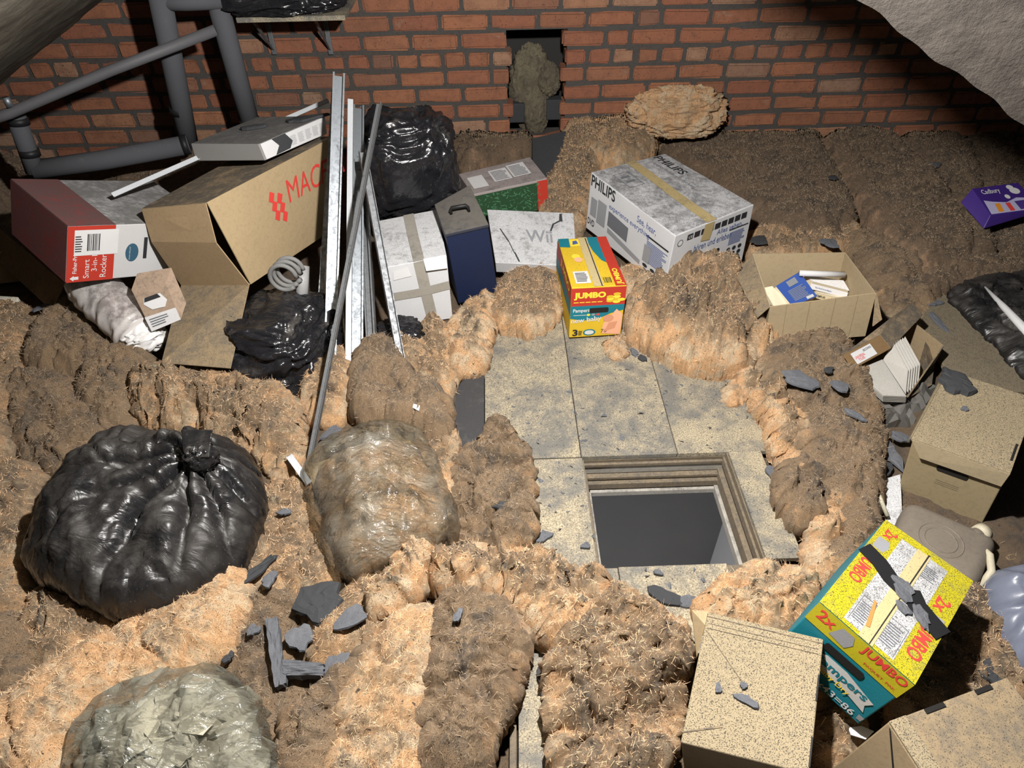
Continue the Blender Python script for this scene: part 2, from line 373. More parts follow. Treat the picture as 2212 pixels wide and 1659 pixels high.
def left_slope(a, b_):
    x = -3.3+3.2*a; y = -.4+(YW+.02+.4)*b_; return (x, y, .789+.554*(x+1.932)+.0)
rough_sheet('ceiling', left_slope, 70, 90, LINING_L, .008, 'sloping brown roof lining on the left')
e0, e1 = W(1400, -335, 1.50), W(2290, 326, 1.46)
def right_slope(a, b_):
    p = e0+(e1-e0)*a; jag = .004*math.sin(a*23)+.003*math.sin(a*61)
    return tuple(p+np.array([.42, -.30, .62])*(b_*1.3)+np.array([-.5, 0, -.6])*jag*max(0,1-b_*14))
rough_sheet('ceiling', right_slope, 60, 70, LINING, .0022, 'rough grey roof sheet sloping down on the right')
# outer right roof slope, far behind the sheet
def right_outer(a, b_):
    x = .35+2.9*a; return (x, 1.9+1.75*b_, 2.05-.56*x)
rough_sheet('ceiling', right_outer, 30, 30, LINING, .008, 'dark roof slope behind the grey sheet')

# ---------------------------------------------------------------- floor: sooty bed between the joists + loft boards
HT = (0.250, 1.057, 0.708, 1.462)             # hatch opening
nx, ny = 230, 200
gx = np.linspace(-3.2, 3.2, nx); gy = np.linspace(.15, YW+.02, ny)
X, Y = np.meshgrid(gx, gy); x = X.ravel(); y = Y.ravel()
Z = .018+.022*fbm(p3(x*3, y*3, 1.), 3)+.012*fbm(p3(x*14, y*14, 4.), 3)
Z += .07*sstep(2.5, 3.4, y)*(.6+.4*fbm(p3(x*2, y*2, 8.), 2))
inb = sstep(-.22, -.10, x)*(1-sstep(.86, .98, x))*sstep(.25, .4, y)*(1-sstep(2.35, 2.6, y))
Z = Z*(1-inb)-.045*inb
V = p3(x, y, Z)
Fc = []
for j in range(ny-1):
    for i in range(nx-1):
        xa, xb, ya, yb = gx[i], gx[i+1], gy[j], gy[j+1]
        if xb > HT[0]-.02 and xa < HT[2]+.02 and yb > HT[1]-.02 and ya < HT[3]+.02: continue
        Fc.append([j*nx+i, j*nx+i+1, (j+1)*nx+i+1, (j+1)*nx+i])
floor = struct(mesh('floor', V, Fc, wool('floor_bed', .95, clean=(.45, .25, .12), pale=(.4, .28, .17), brown=(.20, .14, .085), soot=(.07, .062, .056)), smooth=True))
me = floor.data; at = me.attributes.new('fresh', 'FLOAT', 'POINT'); at.data.foreach_set('value', np.zeros(len(me.vertices), np.float32))
tag(floor, 'sooty loft floor with chipboard loft boards', 'floor')
def board(x0, y0, x1, y1, z=0, t=.018, mat=CHIP, rz=0):
    o = MB().box(x0+.0012, y0+.0012, z-t, x1-.0012, y1-.0012, z).build('board', mat, floor); bevel(o, .0015, 1); return o
board(-.068, 1.462, .2415, 2.46); board(.2415, 1.462, .552, 2.46); board(.552, 1.462, .865, 2.46)
board(-.068, .86, .2455, 1.460, -.001); board(.2455, .80, .3, 1.054, -.002); board(.3, .80, .603, 1.056, -.001)
board(.710, 1.055, .815, 1.455, .012); board(.865, 1.7, 1.05, 2.3, -.02, mat=CHIP_D)
# black sheet of felt left of the boards
o = MB().box(-.20, 1.50, -.03, -.07, 1.98, -.008).build('floor_felt', flat('black_felt', (.045, .045, .047), dust=.4, speck=.5), floor)
# joist stub, right front corner of the hatch
bevel(MB().box(.603, 1.0, -.06, .73, 1.052, -.004).build('joist', TIMBER, floor), .003)
# chipboard strip with dark joist gap at the front edge
tag(bevel(MB().slab([P(1120, 1330, 0), P(1113, 1659, 0)+np.array([0, -.2, 0]), P(1200, 1659, 0)+np.array([0, -.2, 0]), P(1192, 1330, 0)], .02).build('chipboard_strip', CHIP), .002), 'narrow dusty chipboard strip between two insulation slabs at front', 'board')
tag(bevel(MB().slab([P(1104, 1330, -.02), P(1093, 1659, -.02)+np.array([0, -.2, 0]), P(1108, 1659, -.02)+np.array([0, -.2, 0]), P(1117, 1330, -.02)], .03).build('timber_batten', TIMBER), .002), 'thin dark batten beside the narrow chipboard strip', 'batten')

# ---------------------------------------------------------------- hatch lining
hx0, hy0, hx1, hy1 = HT
hl = MB()
hl.box(hx0-.04, hy1, -.15, hx1+.04, hy1+.04, -.019); hl.box(hx1, hy0-.04, -.15, hx1+.04, hy1, -.002); hl.box(hx0-.04, hy0-.04, -.15, hx0, hy1, -.019); hl.box(hx0, hy0-.04, -.15, hx1, hy0-.002, -.019)
hatch = struct(hl.build('trim_1', TIMBER)); tag(hatch, 'timber lining of the open loft hatch', 'hatch lining')
def ht(name, *a, mat=TIMBER): return bevel(MB().box(*a).build(name, mat, hatch), .0025, 2)
ht('bead', hx0, hy1-.010, -.045, hx1, hy1, -.030); ht('plaster_band', hx0, hy1-.006, -.078, hx1, hy1, -.048, mat=TIMBER_W)
ht('bead', hx0, hy1-.022, -.094, hx1, hy1, -.080); ht('stop', hx0, hy1-.034, -.125, hx1, hy1, -.098); ht('trim_strip', hx0+.01, hy1-.042, -.152, hx1, hy1, -.130, mat=TIMBER_W)
ht('bead', hx1-.008, hy0, -.05, hx1, hy1, -.02); ht('stop', hx1-.018, hy0, -.115, hx1, hy1, -.07); ht('trim_strip', hx1-.026, hy0, -.152, hx1, hy1, -.122, mat=TIMBER_W)
ht('stop', hx0, hy0, -.125, hx0+.012, hy1, -.07); ht('trim_strip', hx0, hy0, -.152, hx0+.026, hy1, -.13, mat=TIMBER_W)
ht('stop', hx0, hy0-.002, -.125, hx1, hy0+.01, -.07)
# room below the hatch
GREYW = flat('grey_wall_paint', (.17, .165, .16), dust=0, speck=0); WHW = flat('white_wall_paint', (.74, .72, .72), dust=0, speck=0)
struct(tag(MB().box(-2.5, 1.9, -2.5, 1.0, 1.95, -.16).build('wall_below', GREYW), 'grey painted wall of the room under the hatch', 'wall'))
struct(tag(MB().box(1.0, -.8, -2.5, 1.05, 1.95, -.16).build('wall_right', WHW), 'white painted wall of the room under the hatch', 'wall'))
struct(tag(MB().box(-2.5, -.85, -2.5, 1.0, -.8, -.16).build('wall_front', WHW), 'white wall behind the viewer in the room below', 'wall'))
struct(tag(MB().box(-2.55, -.85, -2.5, -2.5, 1.95, -.16).build('wall_left', WHW), 'white left wall of the room below', 'wall'))
struct(tag(MB().box(-2.5, -.8, -2.55, 1.05, 1.95, -2.5).build('floor', flat('carpet', (.3, .27, .24), dust=0, speck=0)), 'floor of the room below the hatch', 'floor'))
cb = MB()
for a in ((-2.5, -.8, -.165, hx0-.001, 1.95, -.152), (hx1+.001, -.8, -.165, 1.0, 1.95, -.152), (hx0-.001, -.8, -.165, hx1+.001, hy0-.001, -.152), (hx0-.001, hy1+.001, -.165, hx1+.001, 1.95, -.152)): cb.box(*a)
struct(tag(cb.build('ceiling', WHW), 'plaster ceiling around the loft hatch', 'ceiling'))

# ================================================================== INSULATION
def chaikin(p, n=2):
    p = np.asarray(p, float)
    for _ in range(n):
        q = np.roll(p, -1, 0); a = .75*p+.25*q; b = .25*p+.75*q; p = np.stack([a, b], 1).reshape(-1, p.shape[1])
    return p
def sdist(x, y, poly):                          # > 0 inside
    a = poly; b = np.roll(poly, -1, 0); best = np.full(x.shape, 1e9); ins = np.zeros(x.shape, bool)
    for (ax, ay), (bx, by) in zip(a, b):
        ex, ey = bx-ax, by-ay; L = ex*ex+ey*ey+1e-12
        t = np.clip(((x-ax)*ex+(y-ay)*ey)/L, 0, 1); d = (x-ax-t*ex)**2+(y-ay-t*ey)**2; best = np.minimum(best, d)
        c = ((ay > y) != (by > y)); xi = ax+(y-ay)*ex/(ey if abs(ey) > 1e-12 else 1e-12); ins ^= c & (x < xi)
    return np.where(ins, np.sqrt(best), -np.sqrt(best))
def lump_mesh(outline, z0, h, res=.010, edge=.06, jit=.014, crumple=.3, und=.25, seed=0, bulge=.018, zf=.4, tilt=(0, 0), power=2.4, zb=None, wr=None, ch=2):
    """a solid heap grown from an outline on the floor: returns verts, faces, distance to rim"""
    pts = np.array([P(px, py, z0+h*zf)[:2] for px, py in outline]); poly = chaikin(pts, ch)
    lo = poly.min(0)-.03; hi = poly.max(0)+.03
    nx = max(4, int((hi[0]-lo[0])/res)); ny = max(4, int((hi[1]-lo[1])/res))
    X, Y = np.meshgrid(np.linspace(lo[0], hi[0], nx), np.linspace(lo[1], hi[1], ny)); x = X.ravel(); y = Y.ravel()
    s = seed*13.7
    wx = x+.03*fbm(p3(x*7, y*7, s+3), 2); wy = y+.03*fbm(p3(x*7, y*7, s+9), 2)
    d = sdist(x, y, poly)+jit*fbm(p3(x*16, y*16, s), 4)
    t = np.clip(d/edge, 0, 1); prof = (1-(1-t)**power)**(1/power)
    big = fbm(p3(x*5, y*5, s+20), 3)
    rid = 1-np.abs(fbm(p3(wx*11, wy*11, s+31), 4, .55))*1.8
    crease = sstep(.0, .075, np.abs(perlin(p3(wx*6.5, wy*6.5, s+44))))
    fine = fbm(p3(wx*38, wy*38, s+50), 4, .55)
    billow = np.abs(fbm(p3(wx*20, wy*20, s+61), 4, .6))
    an = seed*1.7; ca, sa = math.cos(an), math.sin(an); us, vs_ = (wx*ca+wy*sa), (-wx*sa+wy*ca)
    strand = 1-np.abs(fbm(p3(us*9, vs_*38, s+91), 4, .6))*1.6
    fold = 1-np.abs(fbm(p3(wx*4.2+.8*fbm(p3(x*3, y*3, s+7), 2), wy*4.2, s+101), 2, .4))*2
    top = h*(1+und*big*.8)+crumple*(.050*(fold-.45)+.030*(rid-.6)+.014*(billow-.35)+.011*fine+.011*strand)-.032*(1-crease)*(.35+.8*crumple)+.004*fine+.006*strand
    cx, cy = poly.mean(0); top += tilt[0]*(x-cx)+tilt[1]*(y-cy)
    top = np.maximum(top, .012)
    zb = z0-.03 if zb is None else zb
    z = zb+(top+z0-zb)*prof
    gx_, gy_ = np.gradient(d.reshape(ny, nx)); g = np.stack([gy_.ravel(), gx_.ravel()], 1); g /= (np.linalg.norm(g, axis=1)[:, None]+1e-9)
    side = np.sin(np.pi*np.clip(prof, 0, 1))*(1-t)
    n2 = np.stack([fbm(p3(x*24, y*24, s+70+z*30), 3), fbm(p3(x*24, y*24, s+80+z*30), 3)], 1)
    xy = np.stack([x, y], 1)-g*(bulge*side)[:, None]*1.6+n2*(.005+.007*crumple)*sstep(0, .3, prof)[:, None]
    xy[:, 1] = np.minimum(xy[:, 1], YW-.012)
    keep = d > -res*1.5
    idx = -np.ones(len(x), int); k2 = keep.reshape(ny, nx)
    quad = k2[:-1, :-1] & k2[1:, :-1] & k2[:-1, 1:] & k2[1:, 1:]
    j, i = np.nonzero(quad); a = j*nx+i; Q = np.stack([a, a+1, a+nx+1, a+nx], 1)
    used = np.unique(Q); idx[used] = np.arange(len(used))
    V = np.column_stack([xy, z])[used]; D = np.stack([d, fine, billow], 1)[used]
    return V, idx[Q], D
FIB = [flat('fibre_'+k, c, rough=1, dust=0, speck=0, bump=0) for k, c in (('peach', (.85, .58, .35)), ('tan', (.40, .30, .20)))]
def fuzz(o, V, Q, n, seed, mat, L=.012):
    rs = np.random.RandomState(seed); f = Q[rs.randint(0, len(Q), n)]
    p = V[f].mean(1); nn = np.cross(V[f[:, 1]]-V[f[:, 0]], V[f[:, 3]]-V[f[:, 0]]); nn /= (np.linalg.norm(nn, axis=1)[:, None]+1e-9)
    d = nn*.55+rs.normal(size=(n, 3))*.75; d /= np.linalg.norm(d, axis=1)[:, None]
    s = np.cross(d, rs.normal(size=(n, 3))); s /= (np.linalg.norm(s, axis=1)[:, None]+1e-9)
    ln = L*rs.uniform(.4, 1.4, n)[:, None]; wd = .00042
    bend = rs.normal(size=(n, 3))*.35*ln
    A = p-s*wd-d*.002; B = p+s*wd-d*.002; M = p+d*ln*.6+bend*.4; T = p+d*ln+bend
    VV = np.concatenate([A, B, M+s*wd*.7, M-s*wd*.7, T]); k = np.arange(n)
    Fc = np.stack([k, k+n, k+2*n, k+3*n], 1).tolist()+np.stack([k+3*n, k+2*n, k+4*n], 1).tolist()
    fo = mesh('loose_fibre', VV, Fc, mat, o); fo['kind'] = 'stuff'
BN = 0
def batt(label, outline, z0=.0, h=.10, tone='mid', fresh=.5, name='insulation_batt', group='loft insulation', cat='insulation', fz=None, **k):
    global BN; BN += 1
    my = sum(p[1] for p in outline)/len(outline); k['res'] = .0062 if my > 720 else .0085 if my > 480 else .011
    V, Q, D = lump_mesh(outline, z0, h, seed=BN, **k)
    o = mesh(name, V, Q, WOOL[tone], smooth=True); tag(o, label, cat, group)
    me = o.data; at = me.attributes.new('fresh', 'FLOAT', 'POINT')
    fr = .75*fresh*(1-sstep(.0, k.get('edge', .06)*.8, D[:, 0]))+.35*fresh*np.clip(-D[:, 1], -1, 1)+.3*fresh*(D[:, 2]-.3)
    at.data.foreach_set('value', np.clip(fr, -.5, 1).astype(np.float32))
    area = len(Q)*k.get('res', .01)**2
    n = int(area*34000) if fz is None else fz
    if n > 10: fuzz(o, V, Q, n, BN, FIB[0 if tone in ('clean', 'mid') else 1])
    return o
# --- far right field, brown and dusty
batt('broad dusty brown insulation slab behind the white home cinema box', [(1415,300),(1560,268),(1730,252),(1790,340),(1835,430),(1850,505),(1640,500),(1570,400),(1440,345)], .05, .10, 'dark', .5, res=.014, edge=.07)
batt('long brown insulation strip with pink torn edge right of centre', [(1735,232),(1895,285),(2005,370),(2085,480),(2100,585),(1960,575),(1905,500),(1845,415),(1788,330)], .05, .11, 'dark', .9, res=.014, edge=.06)
batt('brown insulation strip under the roof sheet, left of chocolate box', [(1880,262),(2010,265),(2110,335),(2120,470),(2150,560),(2090,585),(2070,470),(1995,360)], .04, .09, 'dark', .2, res=.014)
batt('dim insulation strip at the eaves behind the chocolate box', [(2010,245),(2150,270),(2290,400),(2290,560),(2140,590),(2120,470),(2105,340)], .03, .08, 'dark', .1, res=.016)
batt('orange edged insulation scrap right of the white home cinema box', [(1625,490),(1740,470),(1850,490),(1865,545),(1740,550),(1610,560)], .03, .07, 'mid', .7, crumple=.5)
batt('brown insulation roll behind the open book carton', [(1810,520),(1920,510),(1990,575),(1975,625),(1880,620),(1860,560)], .03, .10, 'dirty', .6, crumple=.4)
batt('soft tan insulation hump at far right below the chocolate box', [(1985,570),(2100,560),(2215,575),(2260,620),(2110,610),(2060,625),(1990,640)], .03, .08, 'dark', .4)
batt('small crumpled brown insulation tuft beside the torn tile carton', [(1890,600),(1990,590),(2010,640),(1995,690),(1960,690),(1900,660)], .0, .09, 'dirty', .8, crumple=.7, edge=.05)
# --- by the gable
batt('folded orange insulation slab beside the wall hole', [(1270,245),(1330,225),(1395,235),(1418,275),(1408,345),(1300,365),(1222,325),(1215,295)], .08, .17, 'mid', .7, crumple=.35, edge=.05)
batt('orange insulation slab sloping down behind the game console box', [(1215,320),(1300,335),(1290,380),(1262,480),(1210,500),(1150,450),(1200,390)], .04, .16, 'mid', .7, crumple=.3, tilt=(0,.15))
batt('brown insulation heap below the wall hole, behind tree box', [(975,265),(1060,262),(1150,275),(1160,345),(1060,350),(985,372)], .06, .12, 'dark', .6, crumple=.6)
batt('dusty insulation between the gable and the upright black bag', [(560,330),(700,290),(790,300),(790,420),(600,420)], .02, .07, 'dark', .3, res=.014)
batt('dark insulation strip under the grey pipes at far left', [(-60,330),(150,370),(430,330),(560,330),(520,420),(200,420),(-60,420)], .04, .10, 'dark', .4, res=.014, edge=.06)
batt('dim insulation lump under the left roof slope', [(-80,300),(30,335),(60,400),(-10,470),(-80,470)], .04, .14, 'dark', .2, res=.014)
# --- around the boards
batt('pale orange insulation lump between navy case and yellow nappy box', [(1068,640),(1110,600),(1175,580),(1207,605),(1203,690),(1140,718),(1075,700)], .0, .10, 'mid', 1., crumple=.35, edge=.05)
batt('peach insulation tuft at the back left corner of the boards', [(960,735),(985,690),(1035,640),(1068,650),(1060,725),(1045,770),(1040,792),(985,800)], .0, .085, 'clean', 1., crumple=.7, edge=.05)
batt('large crumpled insulation roll in front of the home cinema box', [(1352,660),(1400,620),(1500,588),(1590,590),(1630,650),(1665,700),(1690,735),(1640,775),(1590,800),(1490,792),(1400,745),(1352,715)], .0, .17, 'mid', .9, crumple=1.1, edge=.10, res=.008, zf=.3)
batt('orange insulation strip behind the yellow nappy box', [(1335,575),(1400,590),(1450,610),(1410,650),(1345,650)], .0, .09, 'clean', .8, crumple=.4)
batt('brown insulation slab scattered with slate beside the open hatch', [(1640,770),(1720,738),(1825,735),(1870,820),(1905,930),(1895,1040),(1850,1110),(1800,1100),(1740,1000),(1700,900),(1650,830)], .0, .13, 'dirty', .7, crumple=.35, res=.009, edge=.07)
batt('crumpled pale insulation rim above the right edge of boards', [(1600,810),(1640,790),(1690,860),(1750,960),(1790,1030),(1760,1080),(1700,1010),(1680,960),(1650,890),(1610,850)], .0, .10, 'mid', 1.2, crumple=1.2, edge=.05, res=.008)
batt('brown insulation fold at the right side of the hatch', [(1690,1010),(1740,990),(1800,1050),(1790,1130),(1720,1140),(1675,1090)], .0, .085, 'dirty', .7, crumple=.9, edge=.05, res=.008)
batt('bright peach insulation fold running down right of the hatch', [(1790,1010),(1830,1010),(1835,1090),(1800,1180),(1795,1260),(1745,1250),(1755,1150),(1770,1070)], .0, .10, 'clean', 1.2, crumple=.7, edge=.04, res=.008)
batt('soft brown insulation bulge left of the yellow and teal box', [(1825,1020),(1890,1010),(1900,1060),(1890,1130),(1895,1180),(1830,1250),(1790,1270),(1800,1190),(1830,1100)], .0, .12, 'dirty', .6, crumple=.5, edge=.06, res=.008)
batt('small torn peach tuft lying on the boards by slates', [(1568,850),(1590,820),(1612,835),(1605,865),(1575,868)], .0, .035, 'clean', 1., crumple=.4, edge=.025, res=.006, jit=.008)
batt('loose peach tuft on the boards below the yellow nappy box', [(1308,745),(1330,728),(1352,735),(1350,765),(1330,775),(1318,760)], .0, .02, 'clean', 1., crumple=.3, edge=.02, res=.006, jit=.009)
batt('peach insulation heap between the hatch and the plain carton', [(1500,1320),(1540,1275),(1600,1240),(1650,1225),(1735,1240),(1775,1290),(1740,1360),(1640,1380),(1560,1360)], .0, .09, 'clean', 1.2, crumple=.8, edge=.06, res=.008)
# --- front centre
batt('long torn insulation ridge arching below the clear bag', [(905,1235),(960,1195),(1050,1190),(1140,1195),(1230,1235),(1300,1262),(1305,1310),(1240,1335),(1150,1335),(1090,1290),(1010,1275),(950,1290)], .0, .13, 'mid', 1.3, crumple=1.2, edge=.05, res=.008)
batt('cream insulation scrap folded under the torn ridge', [(1140,1325),(1190,1300),(1260,1295),(1305,1350),(1290,1385),(1210,1390),(1150,1370)], .0, .13, 'clean', 1.3, crumple=.8, edge=.05, res=.008)
batt('peach flap of insulation curling up below the clear bag', [(790,1310),(840,1245),(890,1180),(925,1195),(915,1250),(870,1310),(810,1330)], .03, .12, 'clean', 1.3, crumple=.8, edge=.035, res=.008)
batt('creased insulation slab beside the plain carton at front', [(1190,1390),(1240,1350),(1300,1275),(1400,1320),(1485,1350),(1480,1470),(1450,1560),(1435,1700),(1200,1720),(1190,1520)], .0, .12, 'mid', .8, crumple=.8, edge=.05, res=.008)
batt('grey brown insulation slab left of the narrow chipboard strip', [(945,1310),(1000,1285),(1070,1290),(1128,1335),(1135,1420),(1105,1510),(1060,1620),(1000,1720),(900,1720),(915,1500)], .0, .14, 'dirty', .8, crumple=.5, edge=.07, res=.009)
batt('bright orange insulation strip running to the front edge', [(850,1335),(950,1305),(945,1420),(920,1520),(912,1720),(690,1720),(730,1560),(790,1420)], .0, .13, 'clean', .5, crumple=.16, edge=.06, res=.009)
batt('dusty tan insulation strip at front beside orange strip', [(640,1530),(740,1450),(800,1400),(780,1480),(735,1570),(715,1720),(595,1720),(615,1600)], .0, .11, 'dirty', .5, crumple=.4, edge=.06)
batt('tan folded insulation roll right of the grey slate heap', [(672,1350),(720,1310),(790,1245),(870,1240),(860,1310),(845,1390),(760,1415),(715,1435),(675,1425)], .0, .09, 'mid', .5, crumple=.35, edge=.06, res=.009)
# --- left
batt('orange insulation slab between black bag and clear bag', [(545,1060),(600,1030),(665,1040),(705,1120),(745,1265),(660,1290),(560,1270),(510,1215),(540,1140)], .0, .06, 'mid', .6, crumple=.4, res=.009)
batt('brown insulation bed under the broken slates', [(520,1260),(640,1260),(700,1330),(680,1450),(640,1540),(590,1660),(540,1560),(480,1450)], .0, .035, 'dirty', .4, crumple=.4, res=.01)
batt('large bright orange insulation blanket below the knotted black bag', [(500,1200),(530,1255),(520,1350),(465,1425),(330,1500),(165,1590),(150,1720),(-40,1720),(-40,1540),(80,1480),(180,1400),(330,1325),(440,1275)], .0, .13, 'clean', .6, crumple=.14, edge=.07, res=.009)
batt('pale insulation slab under the knotted black bag', [(70,1280),(200,1270),(340,1325),(200,1405),(100,1465),(55,1400)], .0, .08, 'mid', .8, crumple=.4, res=.009)
batt('tan insulation slab at the left edge, below its neighbour', [(-60,1340),(40,1325),(75,1370),(70,1450),(30,1490),(-60,1500)], .0, .10, 'dirty', .3, crumple=.2)
batt('long insulation slab at the left edge beside the knotted bag', [(-60,1010),(50,1010),(100,1020),(75,1150),(55,1260),(45,1330),(-60,1340)], .0, .12, 'mid', .4, crumple=.35, tilt=(-.1,0))
batt('peach insulation slab at the left edge under white board', [(-60,700),(80,670),(95,720),(60,800),(25,900),(25,1005),(-60,1010)], .0, .14, 'mid', .3, crumple=.25)
batt('tan insulation hump below the dark open carton', [(75,760),(130,670),(195,650),(235,720),(255,780),(200,820),(60,815)], .0, .15, 'dirty', .5, crumple=.3)
batt('brown insulation slab in front of the wrapped roll', [(200,760),(260,760),(330,775),(345,800),(300,860),(310,930),(240,945),(180,900),(170,820)], .0, .14, 'dirty', .4, crumple=.35)
batt('soot blackened insulation slab behind the knotted bag', [(20,840),(80,815),(170,820),(200,900),(290,930),(200,1000),(130,1025),(40,1000)], .0, .12, 'sooty', .2, crumple=.35)
batt('thick folded insulation slab with shaggy end above the knotted bag', [(288,850),(330,830),(440,828),(560,850),(640,865),(655,930),(650,1000),(600,1020),(530,985),(460,950),(400,932),(310,922)], .0, .16, 'mid', .7, crumple=1.0, edge=.08, res=.008, zf=.3)
batt('shaggy insulation tuft between the metal studs', [(655,850),(700,790),(745,755),(762,790),(750,890),(705,925),(665,895)], .0, .12, 'mid', 1., crumple=.6, edge=.05, res=.008)
batt('square dirty topped insulation slab at the foot of studs', [(765,775),(800,755),(862,760),(880,820),(955,850),(975,910),(960,965),(890,930),(765,930)], .0, .15, 'dirty', .6, crumple=.35, edge=.035, res=.008)
batt('crumbled peach insulation right of the stud feet', [(845,740),(900,715),(950,690),(985,760),(975,850),(930,845),(880,815)], .0, .10, 'mid', 1.1, crumple=.7, edge=.05, res=.008)
batt('shaggy insulation strip between clear bag and black felt', [(890,925),(960,905),(982,960),(985,1060),(955,1090),(925,1010)], .0, .08, 'mid', .9, crumple=.8, edge=.04, res=.008)
batt('dirty insulation slab left of the hatch boards', [(980,1020),(1010,965),(1050,950),(1075,905),(1098,940),(1135,960),(1148,1060),(1148,1170),(1070,1195),(985,1180),(970,1090)], .0, .075, 'dirty', .9, crumple=.9, edge=.045, res=.008)

# ================================================================== CARTONS
KEYS = ('LFB', 'RFB', 'RBB', 'LBB', 'LFT', 'RFT', 'RBT', 'LBT')
FACES = dict(top=('LFT', 'RFT', 'RBT', 'LBT'), front=('LFB', 'RFB', 'RFT', 'LFT'), left=('LBB', 'LFB', 'LFT', 'LBT'), right=('RFB', 'RBB', 'RBT', 'RFT'), back=('RBB', 'LBB', 'LBT', 'RBT'))
def eul(rx, ry, rz):
    return np.array(Matrix.Rotation(math.radians(rz), 3, 'Z') @ Matrix.Rotation(math.radians(ry), 3, 'Y') @ Matrix.Rotation(math.radians(rx), 3, 'X'))
class Carton:
    def __init__(s, name, loc, rot, dim, pts, label, cat, mat, group=None, body='body', bev=.003, skip=()):
        Rm = eul(*rot); s.c = {}
        for k in KEYS:
            o = np.array([dim[0]/2*(-1 if k[0] == 'L' else 1), dim[1]/2*(-1 if k[1] == 'F' else 1), dim[2] if k[2] == 'T' else 0])
            s.c[k] = np.array(loc)+Rm@o
        for k, v in (pts or {}).items():           # dented corners
            s.c[k] = snap(s.c[k], *v)
        lo = min(s.c.values(), key=lambda p: p[2])
        ctr = sum(s.c.values())/8
        s.t = thing(name, (ctr[0], ctr[1], lo[2]), label, cat, group)
        bm = bmesh.new(); G = 9; og = ORG[s.t.name]; bq = dict(FACES, bot=('LBB', 'RBB', 'RFB', 'LFB'))
        for k, ks in bq.items():
            if k in skip: continue
            A, B, Cc, Dd = [s.c[x] for x in ks]
            vv = [[bm.verts.new(tuple((A*(1-i/G)+B*i/G)*(1-j/G)+(Dd*(1-i/G)+Cc*i/G)*j/G-og)) for i in range(G+1)] for j in range(G+1)]
            for j in range(G):
                for i in range(G): bm.faces.new((vv[j][i], vv[j][i+1], vv[j+1][i+1], vv[j+1][i]))
        bmesh.ops.remove_doubles(bm, verts=bm.verts[:], dist=1e-5); bmesh.ops.recalc_face_normals(bm, faces=bm.faces[:])
        me = bpy.data.meshes.new(body); bm.to_mesh(me); bm.free(); me.materials.append(mat)
        s.body = bpy.data.objects.new(body, me); COL.objects.link(s.body); s.body.parent = s.t; ORG[s.body.name] = og
        s.mat = mat
        if skip: md = s.body.modifiers.new('wall', 'SOLIDIFY'); md.thickness = .004; md.offset = -1
        else: bevel(s.body, bev, 2).modifiers[0].angle_limit = math.radians(50)
    def q(s, f): return [s.c[k] for k in FACES[f]]
    def n(s, f):
        a, b, c, d = s.q(f); n = np.cross(c-a, d-b); return n/np.linalg.norm(n)
    def pt(s, f, u, v, off=.0012):
        a, b, c, d = s.q(f); return a*(1-u)*(1-v)+b*u*(1-v)+c*u*v+d*(1-u)*v+s.n(f)*off
    def size(s, f):
        a, b, c, d = s.q(f); return (np.linalg.norm(b-a)+np.linalg.norm(c-d))/2, (np.linalg.norm(d-a)+np.linalg.norm(c-b))/2
    def poly(s, name, f, uv, mat, off=.0014, parent=None):
        return mesh(name, [s.pt(f, u, v, off) for u, v in uv], [list(range(len(uv)))], mat, parent or s.t)
    def rect(s, name, f, u0, v0, u1, v1, mat, off=.0014, parent=None):
        k = 7; return mesh(name, [s.pt(f, u0+(u1-u0)*i/k, v0+(v1-v0)*j/k, off) for j in range(k+1) for i in range(k+1)], grid_faces(k+1, k+1), mat, parent or s.t)
    def polys(s, name, f, L, mat, off=.0018, parent=None):
        mb = MB()
        for uv in L: mb.add([s.pt(f, u, v, off) for u, v in uv], [list(range(len(uv)))])
        return mb.build(name, mat, parent or s.t)
    def rects(s, name, f, L, mat, off=.0018, parent=None):
        if len(L) < 13 and name not in ('small_print', 'barcode', 'panel_rule', 'line_drawing'):
            for a, b, c, d in L: s.poly(name, f, [(a, b), (c, b), (c, d), (a, d)], mat, off, parent)
            return
        o = s.polys(name, f, [[(a, b), (c, b), (c, d), (a, d)] for a, b, c, d in L], mat, off, parent); o['kind'] = 'stuff'
        return o
    def ell(s, name, f, u, v, ru, rv, mat, off=.0018, n=20, parent=None):
        return s.poly(name, f, [(u+ru*math.cos(2*math.pi*k/n), v+rv*math.sin(2*math.pi*k/n)) for k in range(n)], mat, off, parent)
    def strip(s, name, f, uv, wd, mat, off=.0022, thick=.0008):      # tape along a path in face fractions
        su, sv = s.size(f); L = []; uv = [tuple(np.array(uv[i])*(1-t)+np.array(uv[i+1])*t) for i in range(len(uv)-1) for t in (0, .25, .5, .75)]+[uv[-1]]
        for i, (u, v) in enumerate(uv):
            a = uv[max(i-1, 0)]; b = uv[min(i+1, len(uv)-1)]; t = np.array([(b[0]-a[0])*su, (b[1]-a[1])*sv]); t /= np.linalg.norm(t); nn = np.array([-t[1], t[0]])*wd/2
            L.append(((u+nn[0]/su, v+nn[1]/sv), (u-nn[0]/su, v-nn[1]/sv)))
        V = [s.pt(f, *a, off) for a, b in L]+[s.pt(f, *b, off) for a, b in L]; k = len(L)
        return mesh(name, V, [[i, i+k, i+1+k, i+1] for i in range(k-1)], mat, s.t)
    def text(s, f, body, u, v, width, mat, height=None, rot=0, bold=0, off=.0020, parent=None, name='lettering'):
        return put_text(lambda a, b: s.pt(f, a, b, off), s.size(f), body, u, v, width, mat, height, rot, bold, parent or s.t, name)
_tc = {}
